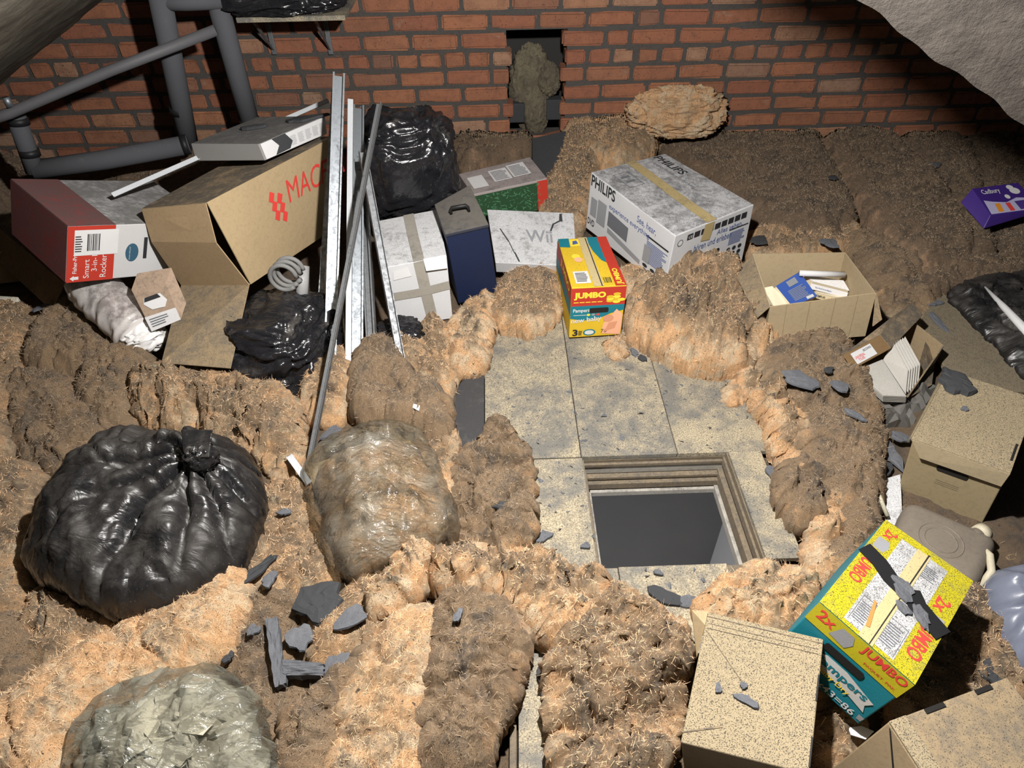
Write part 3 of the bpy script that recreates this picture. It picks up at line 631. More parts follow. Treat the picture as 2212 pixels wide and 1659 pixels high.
def text_verts(body, bold):
    key = (body, bold)
    if key in _tc: return _tc[key]
    cu = bpy.data.curves.new('t', 'FONT'); cu.body = body; cu.size = 1; cu.resolution_u = 3; cu.offset = bold; cu.space_line = 1.0
    ob = bpy.data.objects.new('t', cu); COL.objects.link(ob)
    dg = bpy.context.evaluated_depsgraph_get(); me = bpy.data.meshes.new_from_object(ob.evaluated_get(dg))
    V = np.array([v.co[:] for v in me.vertices]); Fc = [list(p.vertices) for p in me.polygons]
    bpy.data.objects.remove(ob); bpy.data.curves.remove(cu); bpy.data.meshes.remove(me)
    V[:, 0] -= V[:, 0].min(); V[:, 1] -= V[:, 1].min()
    _tc[key] = (V, Fc); return V, Fc
def put_text(fn, size, body, u, v, width, mat, height, rot, bold, parent, name='lettering'):
    """body starts at fraction (u,v) of the face, width/height in metres"""
    V, Fc = text_verts(body, bold); sx = width/V[:, 0].max(); sy = (height/V[:, 1].max()) if height else sx
    x = V[:, 0]*sx; y = V[:, 1]*sy; c, s_ = math.cos(math.radians(rot)), math.sin(math.radians(rot))
    X = x*c-y*s_; Y = x*s_+y*c
    return mesh(name, [fn(u+a/size[0], v+b/size[1]) for a, b in zip(X, Y)], Fc, mat, parent)
def lines(u0, v0, u1, v1, n, fill=.45, seed=0, rag=.25):
    r = random.Random(seed); L = []; dv = (v1-v0)/n
    for i in range(n): L.append((u0, v0+i*dv, u1-(u1-u0)*r.uniform(0, rag), v0+i*dv+dv*fill))
    return L
def bars(u0, v0, u1, v1, n, seed=0):
    r = random.Random(seed); L = []; u = u0
    while u < u1:
        w_ = (u1-u0)/n*r.choice((.4, .7, 1.1)); L.append((u, v0, min(u+w_, u1), v1)); u += w_+(u1-u0)/n*r.choice((.5, .8))
    return L
HOLE = flat('handle_hole', (.012, .011, .010), dust=0)
def slot(b, f, u, v, wu, hv, rot=0):
    pts = []
    for k in range(24):
        a = 2*math.pi*k/24; cx_ = (wu-hv*.5)*(1 if math.cos(a) > 0 else -1); pts.append((u+cx_+hv*.5*math.cos(a), v+hv*math.sin(a)))
    return b.poly('handle_hole', f, pts, HOLE, .0024)

# ---- white home cinema carton
b = Carton('home_cinema_box', (.709, 2.631, .070), (0, 2, -61.2), (.552, .413, .260), dict(LFT=(1277, 372), LBT=(1437, 332), RBT=(1629, 442), RFT=(1459, 510), RFB=(1434, 625), RBB=(1603, 562)), 'large white home cinema carton with soot streaked top', 'box', WHITEBOX)
b.rect('printed_panel', 'top', .01, .01, .99, .99, WHITEBOX_S, .0010)
b.text('front', 'PHILIPS', .02, .80, .17, INK, .050, 0, .02); b.text('front', 'experience everything', .27, .62, .27, BLUEINK, .030); b.text('front', 'See, hear,', .60, .76, .12, BLUEINK, .034)
b.rects('speaker_picture', 'front', [(.04, .30, .12, .62), (.13, .25, .24, .66), (.72, .22, .80, .52)], LGREY); b.poly('screen_picture', 'front', [(.27, .34), (.52, .30), (.52, .56), (.27, .60)], GREYINK)
b.poly('player_picture', 'front', [(.28, .22), (.70, .10), (.70, .18), (.28, .31)], LGREY, .0020); b.rects('small_print', 'front', lines(.74, .24, .97, .62, 14, seed=1), BLUEINK); b.rect('print_rule', 'front', .72, .66, .97, .69, INK)
for i in range(6): b.ell('round_mark', 'front', .76+.09*(i % 3), .16-.08*(i//3), .028, .032, INK)
b.text('front', 'DVD', .02, .12, .05, INK, .03, 0, .02)
b.rects('symbol', 'right', [(.16+.086*i, .83, .23+.086*i, .93) for i in range(9)], INK); b.text('right', 'CE', .175, .85, .02, WHITE, None, 0, .01, .0026)
b.text('right', 'Alles sehen,', .55, .70, .14, BLUEINK, .026); b.text('right', 'h\u00f6ren und erleben', .28, .56, .20, BLUEINK, .030)
b.ell('crest', 'right', .08, .83, .035, .06, GREYINK); b.ell('crest', 'right', .08, .83, .026, .045, WHITE, .0024)
slot(b, 'right', .53, .40, .105, .045); b.rects('small_print', 'right', lines(.74, .42, .95, .66, 10, seed=2), BLUEINK); b.rect('print_rule', 'right', .72, .69, .97, .71, INK)
for i in range(6): b.ell('round_mark', 'right', .76+.075*(i % 3), .33-.10*(i//3), .025, .038, INK)
b.text('right', 'HTS3500S/12', .20, .36, .10, INK, .016); b.rects('barcode', 'right', bars(.27, .22, .40, .33, 14, 3), INK); b.rects('small_print', 'right', lines(.16, .10, .38, .19, 4, seed=4), INK)
b.text('top', 'PHILIPS', .02, .80, .19, INK, .045, 0, .02); b.text('top', 'experience everything', .10, .70, .27, GREYINK, .026)
b.strip('packing_tape', 'top', [(.0, .52), (.3, .50), (.6, .47), (1.0, .45)], .05, TAPE, .0030); b.strip('packing_tape', 'right', [(.42, 1.0), (.42, .90), (.40, .70)], .05, TAPE, .0034)
b.rects('line_drawing', 'top', [(.12, .16, .34, .17), (.12, .34, .34, .35), (.12, .16, .125, .35), (.335, .16, .34, .35), (.17, .2, .2, .31), (.24, .2, .27, .31)], GREYINK)

# ---- small yellow, red and teal nappy carton
b = Carton('nappy_box', (.344, 2.245, .004), (0, 0, 3.5), (.200, .371, .222), dict(LBT=(1205, 517), RBT=(1309, 511), RFT=(1354, 616), LFT=(1235, 622), LFB=(1229, 730), RFB=(1341, 723)), 'small yellow and red nappy carton standing on the boards', 'box', YEL)
b.rect('printed_band', 'front', 0, .64, 1, .985, RED, .0012); b.poly('printed_band', 'front', [(0, .40), (.25, .35), (.55, .38), (.75, .47), (1, .53), (1, .64), (0, .64)], TEAL, .0012)
b.text('front', 'JUMBO', .05, .76, .118, YELS, .033, 0, .05); b.rects('small_print', 'front', [(.05+.11*i, .705, .14+.11*i, .72) for i in range(5)], YELS)
for i, (u, v) in enumerate(((.72, .72), (.72, .76), (.72, .80), (.84, .70), (.84, .75), (.84, .80), (.84, .85), (.93, .74))): b.ell('coin_picture', 'front', u, v, .07, .03, YELS if i % 2 else YEL, .0018+.0002*i)
slot(b, 'front', .53, .545, .18, .05); b.text('front', 'Pampers', .05, .50, .062, WHITE, .020, 0, .02); b.text('front', 'new baby', .03, .27, .115, WHITE, .028, 5, .015)
b.poly('baby_picture', 'front', [(.62, .06), (.98, .02), (.985, .44), (.86, .55), (.78, .44), (.70, .38), (.63, .24)], SKIN, .0016); b.ell('baby_picture', 'front', .72, .37, .10, .075, SKIN2, .0020); b.poly('baby_picture', 'front', [(.66, .1), (.86, .16), (.9, .3), (.74, .28)], SKIN2, .0021)
b.text('front', '3', .06, .04, .020, INK, .030, 0, .03); b.ell('round_badge', 'front', .38, .10, .12, .065, TEAL); b.ell('round_badge', 'front', .38, .10, .09, .045, WHITE, .0024); b.text('front', '76', .60, .08, .022, INK)
b.rects('small_print', 'front', lines(.17, .05, .25, .15, 4), INK); b.rects('small_print', 'front', [(.06, .455, .3, .465)], WHITE)
for i in range(3): b.ell('dot_mark', 'front', .34+.09*i, .46, .032, .022, (YELS, LGREY, REDINK)[i])
b.rect('printed_band', 'top', .80, 0, 1, 1, RED, .0012); b.poly('printed_band', 'top', [(.56, 1), (.8, 1), (.8, .45), (.72, .5), (.62, .7)], TEAL, .0012); b.poly('printed_band', 'top', [(0, .82), (.2, .8), (.22, 1), (0, 1)], TEAL, .0012)
b.strip('packing_tape', 'top', [(.50, 0), (.49, .5), (.50, 1)], .036, TAPE_Y, .0024); b.rect('lid_gap', 'top', .545, .0, .565, .98, INK, .0030); b.text('top', 'JUMBO', .97, .02, .11, YELS, .026, 90, .03)
b.rect('printed_panel', 'top', .10, .07, .38, .30, WHITE); b.rects('small_print', 'top', lines(.13, .10, .36, .28, 7), INK, .0022); b.rect('printed_panel', 'top', .22, .82, .42, .97, YELS)
b.poly('nappy_picture', 'top', [(.26, .85), (.38, .87), (.36, .94), (.28, .93)], BLUEINK, .0022); b.ell('coin_picture', 'top', .25, .60, .08, .05, YELS); b.ell('coin_picture', 'top', .28, .53, .08, .05, SKIN, .0022); b.rects('barcode', 'top', bars(.62, .06, .76, .16, 9), INK)
b.rect('printed_band', 'left', .0, .70, 1, .99, RED, .0012); b.rect('printed_band', 'left', .0, .45, 1, .70, TEAL, .0012); b.text('left', 'JUMBO', .30, .76, .22, YELS, .04, 0, .03)

# ---- big yellow and teal nappy carton, front right
NB = b = Carton('nappy_box', (.809, .786, .084), (-8.4, 9.2, -48.9), (.218, .367, .208), dict(LBT=(1913, 1123), RBT=(2102, 1256), RFT=(1976, 1480), LFT=(1770, 1300), RFB=(1854, 1565)), 'large yellow and teal nappy carton tied with black tape', 'box', TEAL)
b.rect('printed_band', 'front', 0, .70, 1, 1, YEL2, .0012); b.rect('printed_panel', 'top', 0, 0, 1, 1, YEL2, .0012)
WP = dusty('white_print_panel', (.50, .50, .50), .55, .6, .85)
b.rect('printed_panel', 'top', .24, .03, .46, .93, WP, .0018); b.rect('printed_panel', 'top', .52, .03, .76, .93, WP, .0018)
b.strip('packing_tape', 'top', [(.49, 0), (.49, .5), (.49, .94)], .032, TAPE_Y, .0026); b.poly('lid_gap', 'top', [(.525, 0), (.535, 0), (.545, .95), (.53, .95)], INK, .0032)
b.strip('black_tape', 'top', [(.0, .63), (.2, .60), (.36, .545), (.49, .53)], .045, BLACKT, .0044); b.strip('black_tape', 'top', [(.56, .57), (.68, .50), (.85, .46), (1.0, .43)], .050, BLACKT, .0044); b.strip('black_tape', 'right', [(.43, 1.0), (.43, .7)], .05, BLACKT, .003)
b.text('top', 'UMBO', .04, .10+.46, .085, REDINK, .030, -90, .02); b.text('top', '2x', .07, .93, .035, REDINK, .028, -90, .02); b.text('top', '2x', .80, .70, .045, REDINK, .030, 90-180, .02); b.text('top', 'UMBO', .80, .42, .105, REDINK, .032, -90, .02)
b.poly('nappy_badge', 'top', [(.05, .70), (.17, .70), (.20, .76), (.17, .82), (.05, .82)], LGREY); b.poly('nappy_badge', 'top', [(.80, .46), (.96, .46), (.96, .54), (.80, .54)], LGREY)
b.rects('small_print', 'top', lines(.28, .08, .43, .25, 9, seed=5)+lines(.56, .08, .73, .26, 9, seed=6)+lines(.56, .74, .72, .86, 7, seed=8), GREYINK, .0024)
b.rects('panel_rule', 'top', [(.265, .05, .27, .28), (.265, .28, .44, .285), (.435, .05, .44, .28), (.54, .05, .545, .28), (.54, .28, .745, .285), (.74, .05, .745, .28)], GREYINK, .0024)
b.poly('wood_splinter', 'top', [(.36, .30), (.39, .30), (.46, .10), (.42, .09)], flat('orange_splinter', (.55, .22, .06)), .0040)
b.text('front', '2x', .06, .82, .040, REDINK, .030, 0, .02); b.text('front', 'JUMBO', .52, .84, .098, REDINK, .030, 0, .02); b.text('front', 'PAQUET. PAK', .62, .75, .07, REDINK, .008)
b.poly('nappy_badge', 'front', [(.24, .76), (.30, .95), (.42, .95), (.46, .85), (.42, .74)], LGREY, .0020); slot(b, 'front', .50, .60, .21, .055)
b.poly('name_banner', 'front', [(.28, .42), (.38, .50), (.60, .50), (.80, .44), (.94, .40), (.90, .30), (.94, .20), (.70, .26), (.46, .26), (.28, .20)], flat('banner_print', (.52, .52, .50)), .0018)
b.text('front', 'Pampers', .30, .31, .125, TEAL, .030, 0, .02, .0026); b.text('front', 'Baby Dry', .40, .21, .075, YELS, .020, 0, .01, .0026); b.text('front', '2x43=86', .42, .04, .105, WHITE, .020, 0, .012); b.poly('nappy_badge', 'front', [(.94, .06), (.985, .06), (.99, .14), (.93, .14)], LGREY)

# ---- plain archive cartons
def archive(name, loc, rot, dim, pts, label, mat, lip=.055, cuts=()):
    b = Carton(name, loc, rot, dim, pts, label, 'box', mat)
    return b
AB = b = Carton('archive_box', (1.371, 1.334, .0), (1.6, -6.7, -41.1), (.233, .348, .231), dict(LFT=(1972, 948), RFT=(2180, 1021), LBT=(2049, 806), LFB=(1937, 1067), RFB=(2118, 1137)), 'brown archive box with handle slot and shard of slate on lid', 'box', kraft('cardboard_archive', (.27, .215, .125), .25, .25))
def lid(b, drop, mat, over=.006, fr=(0, 1)):
    n = b.n('top'); q = [b.c[k]+n*.003 for k in ('LFT', 'RFT', 'RBT', 'LBT')]; ctr = sum(q)/4; q = [p+(p-ctr)/np.linalg.norm(p-ctr)*over for p in q]
    l = bevel(MB().slab(q, .006).build('lid', mat, b.t), .0015)
    for f, (i, j) in dict(front=(0, 1), left=(3, 0)).items():
        dn = b.q(f)[0]-b.q(f)[3]; dn /= np.linalg.norm(dn); a, c = q[i], q[j]
        e = (c-a)
        d2 = drop if f == 'front' else drop*.5
        bevel(MB().slab([a+b.n(f)*.002, c+b.n(f)*.002, c-e*.03+dn*d2+b.n(f)*.006, a+e*(.14 if f == 'front' else .03)+dn*d2+b.n(f)*.010], .003).build('lid_flap', mat, l), .001)
    return l
lid(b, .05, KRAFT_P); slot(b, 'front', .50, .70, .17, .045); b.rects('printed_line', 'front', [(.36, .50, .62, .503), (.36, .44, .62, .443), (.36, .47, .62, .473)], INK)
b.rect('hand_cut', 'top', .965, .12, .99, .34, HOLE, .0075)
CA = b = Carton('carton', (.533, .596, .030), (0.2, -12, -23.8), (.238, .292, .195), dict(LBT=(1529, 1321), RBT=(1779, 1380), RFT=(1749, 1672), LFT=(1470, 1603)), 'plain cardboard carton with speckled top below the hatch', 'box', KRAFT_P)
fl = MB().slab([b.c['LBT'], b.c['LFT']*.12+b.c['LBT']*.88, snap(b.c['LBT'], 1505, 1420), snap(b.c['LBT'], 1494, 1319)], .004).build('torn_flap', KRAFT, b.t)
b.rect('lid_edge', 'top', .0, .955, 1, .962, KRAFT_S, .0016); b.rects('hand_cut', 'top', [(.985, .50, .999, .70), (.985, .04, .999, .24)], HOLE, .0022); b.rects('crease', 'top', [(.03, .86, .97, .864), (.03, .90, .97, .903)], KRAFT_S, .0016)
b.poly('crease', 'top', [(.02, .84), (.03, .84), (.42, .50), (.41, .50)], KRAFT_S, .0018); b.poly('crease', 'top', [(.0, .06), (.0, .07), (.3, .17), (.31, .16)], KRAFT_S, .0018)
b = Carton('carton', (.855, .366, .030), (3.8, 3.9, 16.5), (.291, .378, .271), dict(LBT=(1918, 1560), RBT=(2176, 1463)), 'sooty cardboard carton at the bottom right corner', 'box', KRAFT_D)
b.rects('hand_cut', 'top', [(.28, .975, .44, .998), (.70, .975, .84, .998)], HOLE, .0022)
n_ = b.n('top'); q_ = [b.pt('top', 0, 1, .004), b.pt('top', .13, 1, .004), b.pt('top', .13, 0, .004), b.pt('top', 0, 0, .004)]
bevel(MB().slab(q_[::-1], .004).build('lid_flap', KRAFT_P, b.t), .001); b.poly('seam', 'left', [(.02, .99), (.03, .99), (.40, .40), (.38, .40)], HOLE, .002)

# ---- open carton of paperbacks
b = Carton('open_carton', (1.144, 2.073, .075), (-1, -6, -4), (.348, .316, .173), dict(LBT=(1625, 548), RBT=(1826, 545), RFT=(1893, 633), LFT=(1663, 663), RFB=(1869, 726)), 'open brown carton holding paperback books', 'box', kraft('cardboard_open', (.38, .30, .185), .2, .25), skip=('top',))
BK = b
bevel(MB().slab([b.c['LBT'], b.c['LFT'], snap(b.c['LFT'], 1642, 686)+np.array([-.01, 0, 0]), snap(b.c['LBT'], 1588, 592)], .004).build('flap', KRAFT_D, b.t), .001)
bevel(MB().slab([b.c['RFT'], b.c['RFT']*.55+b.c['RBT']*.45, snap(b.c['RFT'], 1905, 690), snap(b.c['RFT'], 1885, 705)], .004).build('flap', KRAFT_D, b.t), .001)
b.rects('crease', 'front', [(.16, 0, .163, 1), (.38, 0, .384, 1), (.62, 0, .624, 1), (.83, 0, .833, 1)], KRAFT_D, .0012)
def book(label, q, thick, cover, pages, spine=None, name='paperback_book'):
    """q: 4 corners of the upper cover"""
    q = [np.asarray(p, float) for p in q]; n = np.cross(q[1]-q[0], q[3]-q[0]); n /= np.linalg.norm(n)
    if n[2] < 0: n = -n
    t = thing(name, tuple(sum(q)/4-n*thick), label, 'book', 'books in the open carton')
    cen = sum(q)/4; qi = [p+(cen-p)*.03 for p in q]
    MB().slab([p-n*thick/2 for p in qi], thick-.003).build('pages', pages, t)
    bevel(MB().slab([p for p in q], .0015).build('cover', cover, t), .0003); MB().slab([p-n*thick for p in q], .0015).build('cover', cover, t)
    return t, n
PAGES = flat('paper_pages', (.66, .58, .42)); BLUEC = flat('blue_cover', (.045, .10, .36), rough=.4); WHC = flat('white_cover', (.72, .71, .70), rough=.4, dust=.3, speck=.4)
zc = .20
q = [P(1750, 653, zc), P(1705, 660, zc+.0), P(1672, 610, zc+.045), P(1722, 585, zc+.05)]
q = [P(1765, 640, .17), P(1712, 662, .17), P(1676, 618, .21), P(1727, 587, .215)]
t, n = book('blue paperback lying face up against the carton side', q, .035, BLUEC, PAGES)
def onq(q, n, off=.002): return lambda u, v: (q[1]*(1-u)*(1-v)+q[0]*u*(1-v)+q[3]*u*v+q[2]*(1-u)*v)+n*off
fn = onq(q, n); mesh('cover_picture', [fn(.35, .70), fn(.72, .70), fn(.72, .93), fn(.35, .93)], [[0, 1, 2, 3]], LGREY, t)
mb = MB()
for a, c, d, e in lines(.2, .15, .85, .62, 9, seed=3): mb.add([fn(a, c), fn(d, c), fn(d, e), fn(a, e)], [[0, 1, 2, 3]])
mb.build('small_print', LGREY, t); mesh('price_panel', [fn(.62, .03), fn(.9, .03), fn(.9, .13), fn(.62, .13)], [[0, 1, 2, 3]], WHITE, t)
q = [P(1712, 664, .155), P(1675, 668, .155), P(1648, 622, .20), P(1668, 618, .205)]
book('thick cream paged book standing left of the blue paperback', q, .05, PAGES, PAGES)
q = [P(1835, 628, .165), P(1756, 608, .185), P(1738, 594, .195), P(1822, 606, .18)]
t, n = book('white paperback with a lettered spine right of the blue one', q, .03, WHC, PAGES)
sp0, sp1 = P(1832, 632, .155), P(1752, 612, .175); dn = np.array([0, -.004, -.022])
mesh('spine', [sp1+dn, sp0+dn, sp0, sp1], [[0, 1, 2, 3]], WHC, t)
nn_ = np.array([.1, -.97, .2])*.0015
put_text(lambda u, v: sp1+dn+(sp0-sp1)*u-dn*v+nn_, (np.linalg.norm(sp0-sp1), .022), 'The World According to', .12, .28, .062, BLUEINK, .008, 0, .01, t)
q = [P(1824, 646, .135), P(1764, 632, .14), P(1756, 620, .145), P(1826, 632, .14)]
t, n = book('cream paperback with red cross on its spine, lowest in carton', q, .025, PAGES, PAGES)
s0, s1 = P(1822, 648, .132), P(1762, 634, .137); d_ = np.array([0, -.003, -.018])
mesh('spine', [s1+d_, s0+d_, s0, s1], [[0, 1, 2, 3]], flat('cream_cover', (.62, .52, .32)), t)
put_text(lambda u, v: s1+d_+(s0-s1)*u-d_*v+nn_, (np.linalg.norm(s0-s1), .018), 'TEMPLAR', .02, .3, .034, INK, .010, 0, .02, t); put_text(lambda u, v: s1+d_+(s0-s1)*u-d_*v+nn_, (np.linalg.norm(s0-s1), .018), 'RAYMOND', .68, .52, .022, INK, .005, 0, .01, t); put_text(lambda u, v: s1+d_+(s0-s1)*u-d_*v+nn_, (np.linalg.norm(s0-s1), .018), 'KHOURY', .68, .14, .020, INK, .005, 0, .01, t)
cr = lambda u, v: s1+d_+(s0-s1)*u-d_*v+nn_*1.4
mb = MB(); mb.add([cr(.50, .45), cr(.66, .45), cr(.66, .6), cr(.50, .6)], [[0, 1, 2, 3]]); mb.add([cr(.56, .15), cr(.60, .15), cr(.60, .9), cr(.56, .9)], [[0, 1, 2, 3]]); mb.build('red_cross', REDINK, t)
ro = MB(); ro.tube([P(1727, 590, .225), P(1775, 592, .222), P(1824, 593, .215)], .011, 14)
tag(ro.build('paper_roll', WHITE, smooth=True), 'rolled white paper lying on the books', 'paper')

# ---- game console carton
b = Carton('console_box', (.145, 2.604, .083), (11.9, 6.6, 4.7), (.367, .323, .068), dict(LBT=(1052, 452), RBT=(1239, 460), RFT=(1247, 575), LFT=(1070, 567), LFB=(1072, 588)), 'white game console box with grey lettering and soot specks', 'box', WHITEBOX)
b.text('top', 'Wii', .41, .40, .115, LGREY, .075, 0, .012); b.polys('soot_trail', 'top', [[(.11, .62), (.12, .63), (.2, .40), (.19, .38)], [(.19, .40), (.2, .40), (.25, .18), (.24, .18)], [(.24, .2), (.26, .19), (.30, .03), (.28, .03)]], SLATE_D, .0022)['kind'] = 'stuff'
b.polys('soot_trail', 'top', [[(.70, .62), (.72, .62), (.76, .76), (.74, .77)], [(.74, .76), (.76, .75), (.84, .82), (.83, .84)], [(.82, .82), (.86, .81), (.86, .97), (.83, .96)]], SLATE_D, .0022)['kind'] = 'stuff'
# ---- navy case
b = Carton('record_case', (-.119, 2.421, .030), (5.2, -6.6, 14.6), (.161, .236, .338), dict(LFT=(963, 511), RFT=(1055, 490), RBT=(1015, 407), LBT=(941, 448), LFB=(991, 656), RFB=(1077, 638)), 'tall navy blue case with black carry handle on dusty lid', 'case', dusty('navy_leatherette', (.008, .016, .05), .25, .55, .1, spec=.4), body='case')
NAVYT = dusty('navy_lid_dusty', (.03, .032, .045), .95, .7, .2, dustcol=(.115, .105, .09))
n = b.n('top'); q_ = [b.c[k]+n*.006 for k in ('LFT', 'RFT', 'RBT', 'LBT')]; ce = sum(q_)/4; q_ = [p+(p-ce)*.03 for p in q_]
ld = bevel(MB().slab(q_, .014).build('lid', NAVYT, b.t), .003)
h0, h1 = b.pt('top', .30, .48, .014), b.pt('top', .72, .40, .014); up = n*.030; HND = flat('black_handle', (.015, .015, .015), rough=.5)
hd = MB(); hd.tube([h0, h0+up*.7, h0*.9+h1*.1+up, h0*.1+h1*.9+up, h1+up*.7, h1], [.006, .006, .0075, .0075, .006, .006], 10); hd.build('handle', HND, b.t, True)
for h in (h0, h1): bevel(MB().slab([h+np.array([-.014, -.008, -.003]), h+np.array([.014, -.008, -.003]), h+np.array([.014, .008, -.003]), h+np.array([-.014, .008, -.003])], .004).build('handle_plate', metal('old_plate', (.3, .25, .2), .5, .5), b.t), .001)
# ---- taped white carton
b = Carton('taped_box', (-.335, 2.344, .020), (-.4, -.3, 9.5), (.229, .359, .273), dict(RBT=(944, 452), RFT=(965, 553), RFB=(978, 688)), 'battered white carton bound with grey tape behind the studs', 'box', WHITEBOX)
b.strip('tape_band', 'top', [(.50, 1), (.52, .5), (.55, 0)], .042, TAPE_G); b.strip('tape_band', 'front', [(.55, 1), (.60, .5), (.66, 0)], .042, TAPE_G); b.strip('tape_band', 'front', [(0, .52), (.5, .52), (1, .56)], .036, TAPE_G, .0030)
bevel(MB().slab([b.pt('top', .62, .0, .006), b.pt('top', .99, .0, .006), b.pt('front', .99, .84, .012), b.pt('front', .64, .86, .014)], .003).build('torn_flap', WHITE, b.t), .001)
b.poly('torn_label', 'front', [(.1, .78), (.4, .80), (.36, .95), (.12, .92)], WHITE, .003)
# ---- tree carton
b = Carton('tree_box', (.031, 2.978, .100), (0, -3, 16.6), (.354, .238, .139), dict(RBT=(1145, 339), RFT=(1182, 385), LFT=(1021, 420)), 'long christmas tree carton with green fir picture behind case', 'box', dusty('grey_print', (.30, .26, .25), .5, .7, .5))
GRN = dusty('fir_print', (.02, .06, .025), .1, .6, .1); GRN2 = flat('fir_sprig_print', (.07, .21, .10))
b.rect('printed_panel', 'front', .0, .0, 1, .93, GRN, .0012); b.rect('printed_band', 'front', .86, 0, 1, .97, RED, .0016)
r_ = random.Random(5); sp_ = []
for i in range(170):
    u, v, a, l = r_.uniform(.02, .90), r_.uniform(.05, .88), r_.uniform(-.9, 4.0), r_.uniform(.03, .07)
    du, dv = math.cos(a)*l, math.sin(a)*l*2.3; sp_.append([(u-dv*.05, v+du*.2), (u+dv*.05, v-du*.2), (u+du, v+dv)])
b.polys('fir_picture', 'front', sp_, GRN2, .0022)['kind'] = 'stuff'
b.rect('label_panel', 'top', .36, .30, .60, .80, WHITE); b.rect('label_panel', 'top', .62, .32, .86, .86, WHITE); b.rect('label_panel', 'top', .06, .2, .26, .72, WHITE); b.rects('small_print', 'top', lines(.38, .34, .58, .76, 8, seed=3)+lines(.64, .36, .84, .82, 8, seed=4), GREYINK, .0022)
# ---- tilted brown carton with red lettering
b = Carton('tilted_carton', (-.930, 2.411, .225), (-10.2, 5.9, 67.7), (.632, .310, .326), dict(LFT=(447, 437), RFT=(722, 294), LFB=(542, 614), RFB=(722, 494), LBT=(308, 450), LBB=(395, 615)), 'tilted brown carton with red lettering and open end flaps', 'box', KRAFT, skip=('left',))
MF = b
b.rect('dusty_top', 'top', 0, 0, 1, 1, KRAFT_S, .0012)
for i in range(2):
    for j in range(3):
        u, v = .375+.060*i+.006*j, .70-.105*j-.052*i
        b.poly('diamond_mark', 'front', [(u, v), (u+.032, v-.040), (u+.058, v+.052), (u+.026, v+.092)], REDINK, .002)
b.text('front', 'MACFARLANE', .54, .57, .60, REDINK, .085, 0, 0)
A_, B_, C_, D_ = b.c['LBT'], b.c['LFT'], b.c['LFB'], b.c['LBB']
out = (b.c['LFT']-b.c['RFT']); out /= np.linalg.norm(out)
mid0 = (A_*.55+D_*.45)+out*.03; mid1 = (B_*.55+C_*.45)+out*.045
mid0 = snap(mid0, 328, 523); mid1 = snap(mid1, 468, 525)
bevel(MB().slab([A_+out*.004, B_+out*.004, mid1, mid0], .004).build('end_flap', KRAFT_S, b.t), .001); bevel(MB().slab([mid0, mid1, C_+out*.006, D_+out*.006], .004).build('end_flap', KRAFT_S, b.t), .001)
f0, f1 = D_+out*.008, C_+out*.008
bevel(MB().slab([f0, f1, P(498, 796, .195), P(349, 784, .195)], .004).build('hanging_flap', KRAFT_D, b.t), .001)
# ---- red and white toy carton
b = Carton('toy_box', (-1.454, 2.287, .305), (6.3, 22.0, 50.0), (.500, .406, .204), dict(LBT=(23, 387), LFT=(147, 489), LFB=(142, 611)), 'red and white toy carton lying tilted under the grey pipes', 'box', dusty('toy_white', (.5, .5, .5), .88, .6, .4, dustcol=(.13, .125, .12)))
REDD = dusty('toy_red_dusty', (.30, .03, .03), .97, .6, .25, dustcol=(.10, .066, .062), side=.8)
b.rect('printed_panel', 'left', 0, 0, 1, 1, REDD, .0014); b.rect('printed_panel', 'top', 0, 0, .30, 1, REDD, .0014); b.rect('printed_panel', 'front', 0, 0, .30, 1, RED, .0014)
b.rect('price_label', 'front', .04, .48, .32, .93, WHITE, .0022); b.rects('barcode', 'front', bars(.12, .56, .20, .86, 12, 6), INK, .0030); b.rects('small_print', 'front', lines(.045, .55, .09, .85, 7, seed=9), INK, .0030)
b.text('front', 'Fisher-Price', .062, .16, .085, WHITE, .013, 90, .01, .0020); b.text('front', 'Smart', .14, .06, .07, WHITE, .018, 90, 0, .0020); b.text('front', '3-in-1', .19, .18, .06, WHITE, .018, 90, 0, .0020); b.text('front', 'Rocker', .25, .06, .085, WHITE, .020, 90, 0, .0020)
b.poly('arrow_mark', 'front', [(.02, .07), (.045, .02), (.045, .045), (.075, .045), (.075, .1), (.045, .1), (.045, .12)], WHITE, .002); b.ell('round_mark', 'front', .42, .48, .045, .17, flat('dark_blue_print', (.03, .09, .14))); b.rect('printed_band', 'front', .50, .35, .525, .75, INK)
b.text('front', 'Grows with your', .41, .35, .05, WHITE, .006, 90, 0, .0026)
# ---- small light fitting carton
fq = [(283, 626), (358, 613), (391, 690), (328, 716)]; dep = [2.02, 2.04, 1.96, 1.94]
p4 = [W(x_, y_, d_) for (x_, y_), d_ in zip(fq, dep)]; bk = np.array([.015, .05, .035])
t = thing('light_fitting_box', tuple(p4[3]), 'small tan carton picturing a solar wall light', 'box')
bx = MB(); bx.hexa([p4[3], p4[2], p4[2]+bk, p4[3]+bk, p4[0], p4[1], p4[1]+bk, p4[0]+bk]); bevel(bx.build('body', kraft('tan_print', (.34, .25, .18), .5, .3), t), .002)
fn = lambda u, v: (p4[3]*(1-u)+p4[2]*u)*(1-v)+(p4[0]*(1-u)+p4[1]*u)*v+np.array([0, -.0016, .0006])
mesh('printed_panel', [fn(0, 0), fn(1, 0), fn(1, .34), fn(0, .34)], [[0, 1, 2, 3]], WHITE, t)
mesh('lamp_picture', [fn(.15, .62), fn(.32, .46), (fn(.72, .44)), fn(.86, .60), fn(.74, .80), fn(.24, .76)], [[0, 1, 2, 3, 4, 5]], WHITE, t)
fn2 = lambda u, v: fn(u, v)+np.array([0, -.001, .0004]); mesh('panel_picture', [fn2(.2, .66), fn2(.72, .70), fn2(.66, .80), fn2(.26, .76)], [[0, 1, 2, 3]], INK, t)
mb = MB()
